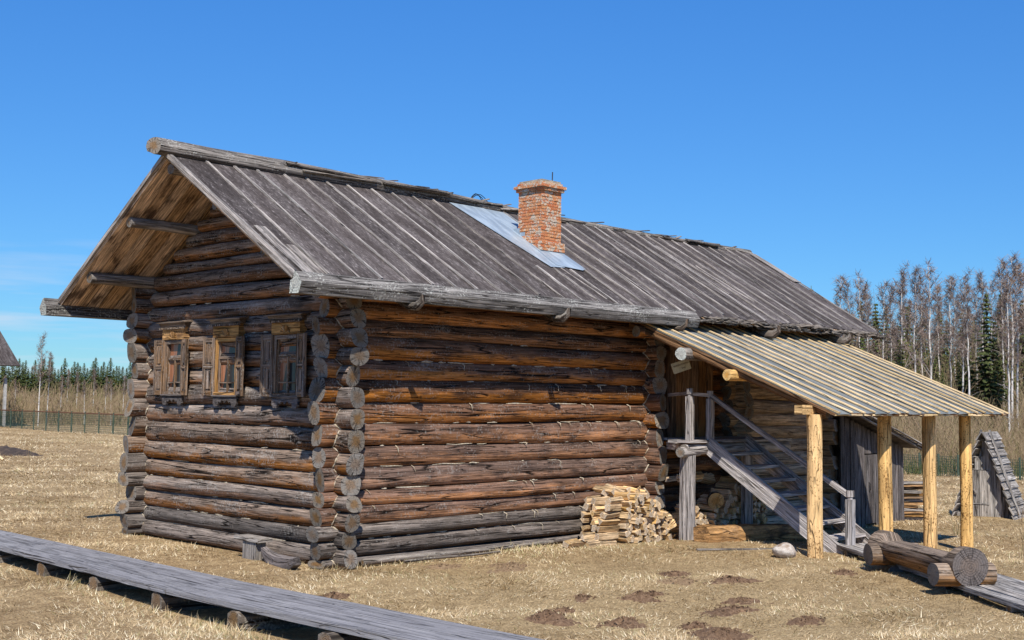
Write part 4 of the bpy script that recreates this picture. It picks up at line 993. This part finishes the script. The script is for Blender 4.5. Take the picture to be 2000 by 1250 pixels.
p0 = Vector(at(-60, 38, z=0)); p1 = Vector(at(98, 35.8, z=0))
for i in range(25):
    t = i/24; c = p0.lerp(p1, t); w = .75*(1-t**3)+.05; h = .32*(1-t**2.2)+.01; row = []
    for j in range(9):
        a = math.pi*j/8; row.append((c.x+w*math.cos(a)*.7, c.y+w*math.cos(a)*.75, -.03+h*math.sin(a)*(1+.2*q.uniform(-1, 1))))
    rows.append(row)
m.grid(rows, lambda i, j: (0, 0, 1), lambda i, j: 0); tag(m.build('dark_bank', M['dark_brown'], smooth=60), 'low dark bank across the field at the left edge', 'earth bank')  # low dark brown strip, thinning out towards its right end
a = Vector(at(-40, 34, z=.55)); b = Vector(at(11, 33.6, z=.02)); m = MB(); m.log(a, b, .035, seg=8); tag(m.build('pole', [M['new_batten'], M['peeled_end']]), 'yellow peeled pole leaning on the dark bank', 'pole')
# ------------------------------------------------------------------ trees
def tree_mesh_birch(seed, h, crown0=.38, dens=1.0, spread=.16, mats=('twig', 'branch'), r0=.062):
    q = random.Random(seed); t = MB(); lean = Vector((q.uniform(-.03, .03), q.uniform(-.03, .03), 1)); n = 12
    bend = [Vector((q.uniform(-.02, .02), q.uniform(-.02, .02), 0))*h*.35 for _ in range(n+1)]
    tp = [lean*(h*i/n)+bend[i]*(i/n) for i in range(n+1)]
    t.tube(tp, [r0*h/9*(1-.93*i/n)+.006 for i in range(n+1)], 7, seed=seed, lump=.05)
    def tr(f): a = f*n; i = min(int(a), n-1); return tp[i].lerp(tp[i+1], a-i)
    c = MB(); nb = int(46*dens)
    for k in range(nb):
        f = crown0+(1-crown0)*((k+.5)/nb)**.9*.98; p = tr(f); a = q.uniform(0, 6.28); L = h*spread*(1.15-.85*(f-crown0)/(1-crown0))*q.uniform(.55, 1.2)
        el = q.uniform(.7, 1.25); d = Vector((math.cos(a)*math.cos(el), math.sin(a)*math.cos(el), math.sin(el))); e = p+d*L
        c.tube([p, p.lerp(e, .5)+Vector((0, 0, -.02)), e], [.020, .013, .005], 3, seed=q.uniform(0, 9), m=1, caps=(0, 0), lump=0)
        for j in range(6):
            g_ = q.uniform(.25, 1); s = p.lerp(e, g_); a2 = a+q.uniform(-1.2, 1.2); el2 = q.uniform(-.1, 1.2); L2 = L*q.uniform(.25, .55)
            d2 = Vector((math.cos(a2)*math.cos(el2), math.sin(a2)*math.cos(el2), math.sin(el2))); e2 = s+d2*L2; sv = q.uniform(0, 9)
            c.ribbon(s, e2, .010, .007, Vector((q.uniform(-1, 1), q.uniform(-1, 1), q.uniform(-.4, .4))).normalized(), sv, 0)
            for i in range(7):
                s3 = s.lerp(e2, q.uniform(.2, 1)); a3 = q.uniform(0, 6.28); el3 = q.uniform(-.8, 1.1); L3 = q.uniform(.12, .42)
                d3 = Vector((math.cos(a3)*math.cos(el3), math.sin(a3)*math.cos(el3), math.sin(el3)))
                c.ribbon(s3, s3+d3*L3, .009, .006, Vector((q.uniform(-1, 1), q.uniform(-1, 1), q.uniform(-.4, .4))).normalized(), q.uniform(0, 9), 0)
    for k in range(6):       # dead snags lower on the trunk
        f = q.uniform(.12, crown0); p = tr(f); a = q.uniform(0, 6.28); L = q.uniform(.3, 1.1)
        c.tube([p, p+Vector((math.cos(a)*L*.6, math.sin(a)*L*.6, L*.35)), p+Vector((math.cos(a)*L, math.sin(a)*L, L*.5))], [.014, .009, .004], 3, m=1, caps=(0, 0), lump=0)
    return t, c, mats
def tree_mesh_spruce(seed, h, w=.17, mat='needles', base_=.06, dens=1.0):
    q = random.Random(seed); t = MB(); t.tube([(0, 0, 0), (0, 0, h*.5), (q.uniform(-.05, .05), 0, h*.97)], [.010*h, .007*h, .01], 7, seed=seed, lump=.03)
    c = MB(); nl = int(38*dens)
    for l in range(nl):
        f = base_+(1-base_)*(l/nl); R_ = h*w*(1-f)**.85*q.uniform(.8, 1.15)+.05; z = h*f; nb = 10 if f < .7 else 7; a0 = q.uniform(0, 6.28)
        for b in range(nb):
            if q.random() < .12: continue
            a = a0+6.28*b/nb+q.uniform(-.3, .3); L = R_*q.uniform(.65, 1.15); d = Vector((math.cos(a), math.sin(a), 0)); sd = Vector((-d.y, d.x, 0)); sv = q.uniform(0, 9)
            for j in range(6):
                g_ = (j+.6)/6; p = d*L*g_+Vector((0, 0, z-L*.28*g_+.10*L*g_*g_)); wd = L*.34*(1.1-.8*g_)+.05
                e = p+d*L*.26+sd*q.uniform(-.6, .6)*wd+Vector((0, 0, -q.uniform(.02, .16)))
                c.ribbon(p-sd*q.uniform(-.5, .5)*wd, e, wd*q.uniform(.5, .8), wd*.12, (sd+Vector((0, 0, q.uniform(-.5, .5)))).normalized(), sv+q.uniform(-.15, .15), 0)
    c.ribbon((0, 0, h*.9), (0, 0, h), .05, .01, (1, 0, 0), 1, 0)
    return t, c, (mat,)
def tree(name, label, group, pos, gen, hgt, tmat, rz=0, cat='tree'):
    o = thing(name, label, cat, pos, group, 0); t, c, mats = gen
    a = bpy.data.objects.new('trunk', t.mesh('trunk', [M[tmat]], smooth=60)); COL.objects.link(a); a.parent = o
    b = bpy.data.objects.new('crown', c.mesh('crown', [M[x] for x in mats], smooth=0)); COL.objects.link(b); b.parent = o
    o.rotation_euler.z = rz; o.scale = (1, 1, 1); return o
def put(proto, px, d, top, zb, hm, lab=None, grp=None, used=set(), wide=1.0):
    """stand a tree in direction px at distance d, as tall as its top shows"""
    hz = 779+.0131*(px-1000); h = (hz-top)/FPX*d+1.9-zb; p = at(px, d, z=zb)
    o = proto if proto.name not in used else copy_tree(proto); used.add(proto.name)
    o.location = p; s = h/hm; o.scale = (s*wide, s*wide, s); o.rotation_euler.z = U(0, 6.28)
    if lab: o['label'] = lab
    if grp: o['group'] = grp
    elif 'group' in o and lab: del o['group']
    return o
GB, GS = 'birches of the forest behind the porch', 'spruces of the forest behind the porch'
LB, LS = 'bare birch with white trunk and purple-brown twigs in the wood behind the porch', 'dark green spruce among the birches behind the porch'
bp = [tree('birch_tree', LB, GB, (50, 30, 0), tree_mesh_birch(11+k, 9, (.45, .5, .40, .55)[k], .8, (.10, .09, .13, .085)[k]), 9, 'birch') for k in range(4)]
spc = [tree('spruce_tree', LS, GS, (60, 40, 0), tree_mesh_spruce(31+k, 8, (.15, .19, .17)[k]), 8, 'sprucebark') for k in range(3)]
pin = tree('pine_tree', 'olive green pine with a loose crown among the birches near the right edge', None, (60, 40, 0), tree_mesh_spruce(77, 8, .17, 'pine', .30, .7), 8, 'sprucebark')
ZB = -.35
for k, (px, d, top) in enumerate(((1642, 64, 539), (1660, 70, 552), (1684, 58, 541), (1700, 66, 556), (1726, 60, 552), (1742, 72, 560), (1757, 56, 526), (1772, 68, 548), (1788, 60, 524), (1803, 70, 540), (1822, 52, 519), (1838, 66, 560),
        (1857, 62, 539), (1868, 70, 550), (1880, 56, 537), (1896, 50, 560), (1908, 64, 556), (1921, 62, 533), (1938, 68, 545), (1962, 58, 511), (1970, 50, 540), (1986, 54, 517), (2004, 60, 530), (2030, 52, 520), (2056, 60, 535), (2085, 54, 520), (2120, 60, 530), (1615, 74, 600))):
    put(bp[k % 4], px, d, top, ZB, 9, LB, GB)
for k in range(34):
    px = 1625+k*17+U(-6, 6); put(bp[k % 4], px, U(80, 104), U(560, 670), ZB, 9, LB, GB)
for k in range(30):
    px = 1620+k*19+U(-12, 12); put(spc[k % 3], px, U(66, 100), U(590, 700), ZB, 8, LS, GS, wide=U(.9, 1.3))
for k in range(20):
    px = 1650+k*25+U(-10, 10); put(spc[k % 3], px, U(54, 66), U(640, 730), ZB, 8, LS, GS, wide=U(.9, 1.3))
put(bp[1], 1976, 52, 500, ZB, 9, 'tallest bare birch, reaching highest into the sky at the right edge')
for k, (px, d, top) in enumerate(((1682, 68, 581), (1712, 70, 586), (1774, 66, 592), (1882, 64, 597), (1957, 66, 567), (1999, 60, 579), (1735, 80, 640), (1755, 84, 630), (1800, 82, 625), (1830, 85, 640), (1850, 80, 620), (1905, 84, 615), (1925, 78, 640), (1975, 80, 610),
        (1650, 88, 650), (1665, 84, 640), (1695, 86, 655), (1815, 74, 680), (1870, 74, 690), (1945, 74, 660), (2025, 70, 600), (2060, 72, 615), (2100, 68, 600), (1895, 72, 705), (1790, 76, 700), (1720, 76, 690))):
    put(spc[k % 3], px, d, top, ZB, 8, LS, GS)
put(spc[0], 1585, 70, 557, ZB, 8, 'spruce tip standing just above the rear slope of the house roof')
put(pin, 1929, 56, 566, ZB, 8)
# far wood on the left
GL, LL = 'spruces of the far tree line at the left', 'dark spruce of the far tree line at the left behind the brown scrub'
k = 0; px = -140
while px < 480:
    d = U(135, 185); put(spc[k % 3], px, d, U(696, 722), 0, 8, LL, GL, wide=1.5); px += U(4.5, 8); k += 1
while px < 1560:
    put(spc[k % 3], px, U(110, 150), U(640, 700), 0, 8, 'spruce of the far wood hidden behind the log house', 'spruces behind the house', wide=1.4); px += U(26, 40); k += 1
put(bp[2], 76, 68, 655, 0, 9, 'lone bare birch standing taller than the far tree line at the left'); put(bp[3], 92, 70, 690, 0, 9, 'slim young birch right beside the lone tall birch at the left')
for px, d, top in ((30, 84, 742), (118, 80, 735), (150, 85, 728), (166, 72, 745), (205, 78, 738), (218, 72, 742), (240, 82, 735), (182, 88, 722), (130, 92, 724), (260, 80, 735), (10, 90, 735)):
    put(bp[3], px, d, top, 0, 9, 'thin bare birch stem in the brown scrub behind the wire fence', 'young birches in the scrub at the left')
# scrub: bare shoots nobody could count
def scrub(name, label, cells, seed, mat='brush'):
    q = random.Random(seed); m = MB()
    for px0, px1, d0, d1, h0, h1, n, zb in cells:
        for _ in range(n):
            d = q.uniform(d0, d1); p = Vector(at(q.uniform(px0, px1), d, z=zb)); h = q.uniform(h0, h1); sv = q.uniform(0, 9); w = .0055*d/35
            h *= .75+.45*math.sin(p.x*.55+1.3*math.sin(p.y*.4))*math.sin(p.y*.6); ln = Vector((q.gauss(0, .24), q.gauss(0, .24), 1)); e = p+ln*h
            sd = Vector((RT[0]+q.uniform(-.3, .3), RT[1]+q.uniform(-.3, .3), 0)); m.ribbon(p, e, w*1.4, w*.5, sd, sv)
            for j in range(6):
                s = p.lerp(e, q.uniform(.15, .95)); L = h*q.uniform(.12, .38); a = q.uniform(0, 6.28); el = q.uniform(.3, 1.3)
                m.ribbon(s, s+Vector((math.cos(a)*math.cos(el), math.sin(a)*math.cos(el), math.sin(el)))*L, w*.8, w*.4, (sd+Vector((0, 0, q.uniform(-.4, .4)))), sv+q.uniform(-.3, .3))
    o = m.build(name, M[mat], None, smooth=0); return tag(o, label, 'scrub', kind='stuff')
scrub('bare_scrub', 'brown leafless scrub along the forest edge behind the hut', [(1690, 2160, 37, 44, .8, 2.1, 1500, -.3), (1640, 2160, 44, 56, 1.4, 3.3, 2600, -.3), (1560, 2160, 56, 75, 2.2, 5.2, 2600, -.3), (1520, 2200, 78, 100, 3.5, 7.5, 2200, -.3), (900, 1560, 70, 100, 2, 5, 1500, -.2)], 5)
scrub('bare_scrub', 'brown leafless scrub behind the wire fence at the left', [(-160, 340, 70, 82, .6, 1.7, 1500, 0), (-160, 340, 82, 105, 1.0, 2.5, 2400, 0), (-160, 340, 105, 128, 1.2, 2.6, 1800, 0), (340, 900, 84, 130, 1.0, 2.6, 1500, 0)], 6)
scrub('low_bush', 'olive low bushes at the foot of the forest', [(1680, 2160, 36, 39, .25, .8, 900, -.3)], 9, 'pine')
# ------------------------------------------------------------------ dry grass
def grassmat():
    g = G('dry_grass_blades', .75, .25); w = g.attr('rv', 'Fac'); gr = g.attr('gv', 'Fac')
    w2 = g.white(g.m('MULTIPLY', w, 917.3))
    c = g.mix(w, (.31, .215, .112), (.66, .505, .295)); c = g.mix(g.mr(w2, .8, .82), c, (.76, .66, .46)); c = g.mix(g.mr(w2, .0, .13, 1, 0), c, (.20, .125, .06))
    c = g.mix(gr, c, (.17, .185, .06)); return g.col(c)
def grass(name, label, N, seed, r0, r1, amin, amax):
    q = np.random.default_rng(seed)
    r = r0*np.exp(q.random(N)*math.log(r1/r0)); th = YAW+q.uniform(amin, amax, N)
    x = CAM[0]+r*np.cos(th); y = CAM[1]+r*np.sin(th)
    keep = ~((x > -.16) & (x < 10.2) & (y > -.13) & (y < 4.4)); keep &= ~((x > -2.85+.15*sst(-1.5, 5, y)) & (x < -2.13))
    for (mx, my), w, h, mt, lab in mh: keep &= ((x-mx)/(w*1.02))**2+((y-my)/(w*.82))**2 > q.uniform(.15, 1.3, N)
    keep &= ~((x > 3.8) & (x < 5.2) & (y > -.8) & (y < -.3))
    # trodden bare patches under the porch roof and thin places in the lawn
    f = np.sin(x*2.1+1.3*np.sin(y*1.7))*np.sin(y*2.6+1.1*np.sin(x*1.3))+.5*np.sin(x*5.3+y*2.2)*np.sin(y*6.1-x)
    keep &= q.random(N) < np.where((x > 4.6) & (x < 9.5) & (y > -3.4) & (y < -.3), .35, .93-.38*(f < -.45))
    x, y, r, f = x[keep], y[keep], r[keep], f[keep]; N = len(x); s = np.clip(r/16, .85, 2.0)
    z = ground(x, y)
    big = np.sin(x*.9+1.7*np.sin(y*.6+1))*np.sin(y*1.1+1.3*np.sin(x*.7))
    edge = np.exp(-np.abs(y+.25)/.5)*((x > -.3) & (x < 3.6))+1.3*np.exp(-np.abs(x+2.90)/.10)+np.exp(-np.abs(x+2.05)/.08)
    sw = 3*np.sin(x*.9+.7*y)+2.2*np.sin(y*1.4-.5*x); az = sw+q.normal(0, 1.1, N); el = np.clip(q.normal(.55, .35, N)+.25*edge, .05, 1.4)
    L = q.uniform(.035, .125, N)*s**.7*(1+.6*edge)*(1+.25*f)*(.75+.5*np.sin(x*9.1+3*np.sin(y*4.3))*np.sin(y*10.3+3*np.sin(x*3.9))**1); wd = q.uniform(.002, .0055, N)*s
    d = np.stack([np.cos(az)*np.cos(el), np.sin(az)*np.cos(el), np.sin(el)], 1); sd = np.stack([-np.sin(az), np.cos(az), q.uniform(-.5, .5, N)], 1)
    b = np.stack([x, y, z-.006], 1); mid = b+d*(L*.55)[:, None]; tip = mid+(d*np.array([1, 1, .1]))*(L*.5)[:, None]
    tip[:, 2] = np.maximum(tip[:, 2], z+.004)
    V = np.stack([b-sd*wd[:, None], b+sd*wd[:, None], tip], 1).reshape(-1, 3)
    loops = np.arange(3*N, dtype=np.int32)
    me = bpy.data.meshes.new(name); me.vertices.add(len(V)); me.vertices.foreach_set('co', V.ravel().astype(np.float32))
    me.loops.add(len(loops)); me.loops.foreach_set('vertex_index', loops); me.polygons.add(N)
    me.polygons.foreach_set('loop_start', (np.arange(N)*3).astype(np.int32))
    me.update(calc_edges=True)
    patch = .5+.5*np.sin(x*.8+.5*np.sin(y*1.1))*np.sin(y*.9+1+.6*x)
    tuft = .5+.5*np.sin(x*9.1+3*np.sin(y*4.3))*np.sin(y*10.3+3*np.sin(x*3.9)); rv = np.clip(q.random(N)*.55+.22*patch+.26*tuft+.05*f-.30*np.clip((big-.1)*2, 0, 1), 0, 1); gp_ = .07+.30*np.exp(-np.abs(y+1.0)/.7)*((x > 0) & (x < 9))+.16*(np.sin(x*1.9+y)*np.sin(y*1.3-x*.7) > .3)+.2*np.clip(edge, 0, 1)
    gv = (q.random(N) < gp_)*q.uniform(.3, .85, N)
    for nm, v in (('rv', rv), ('gv', gv)):
        a = me.attributes.new(nm, 'FLOAT', 'FACE'); a.data.foreach_set('value', v.astype(np.float32))
    me.materials.append(GM); o = bpy.data.objects.new(name, me); COL.objects.link(o); return tag(o, label, 'grass', kind='stuff')
GM = grassmat()
grass('dry_grass', 'pale dry matted grass of the meadow round the house', 900000, 3, 7.2, 75, -.60, .60)
# a few tall dead stalks
q = random.Random(21); m = MB()
for px, d, h in ((62, 34, .55), (66, 34.2, .4), (235, 22, .5), (60, 33, .35), (1868, 20, .35), (1872, 20, .3), (1865, 20.1, .4), (1995, 16, .5), (1990, 15.6, .4), (1983, 22.2, .35), (1992, 22, .45)):
    for k in range(3):
        p = Vector(at(px+U(-8, 8), d, z=0)); p.z = gz(p.x, p.y); m.tube([p, p+Vector((U(-.05, .05), U(-.05, .05), h*.6)), p+Vector((U(-.15, .15), U(-.15, .15), h*U(.8, 1.1)))], [.004, .003, .002], 4, caps=(0, 0), lump=0)
tag(m.build('dead_stalks', M['brush'], smooth=0), 'scattered tall dead stalks in the meadow', 'stalks', kind='stuff')
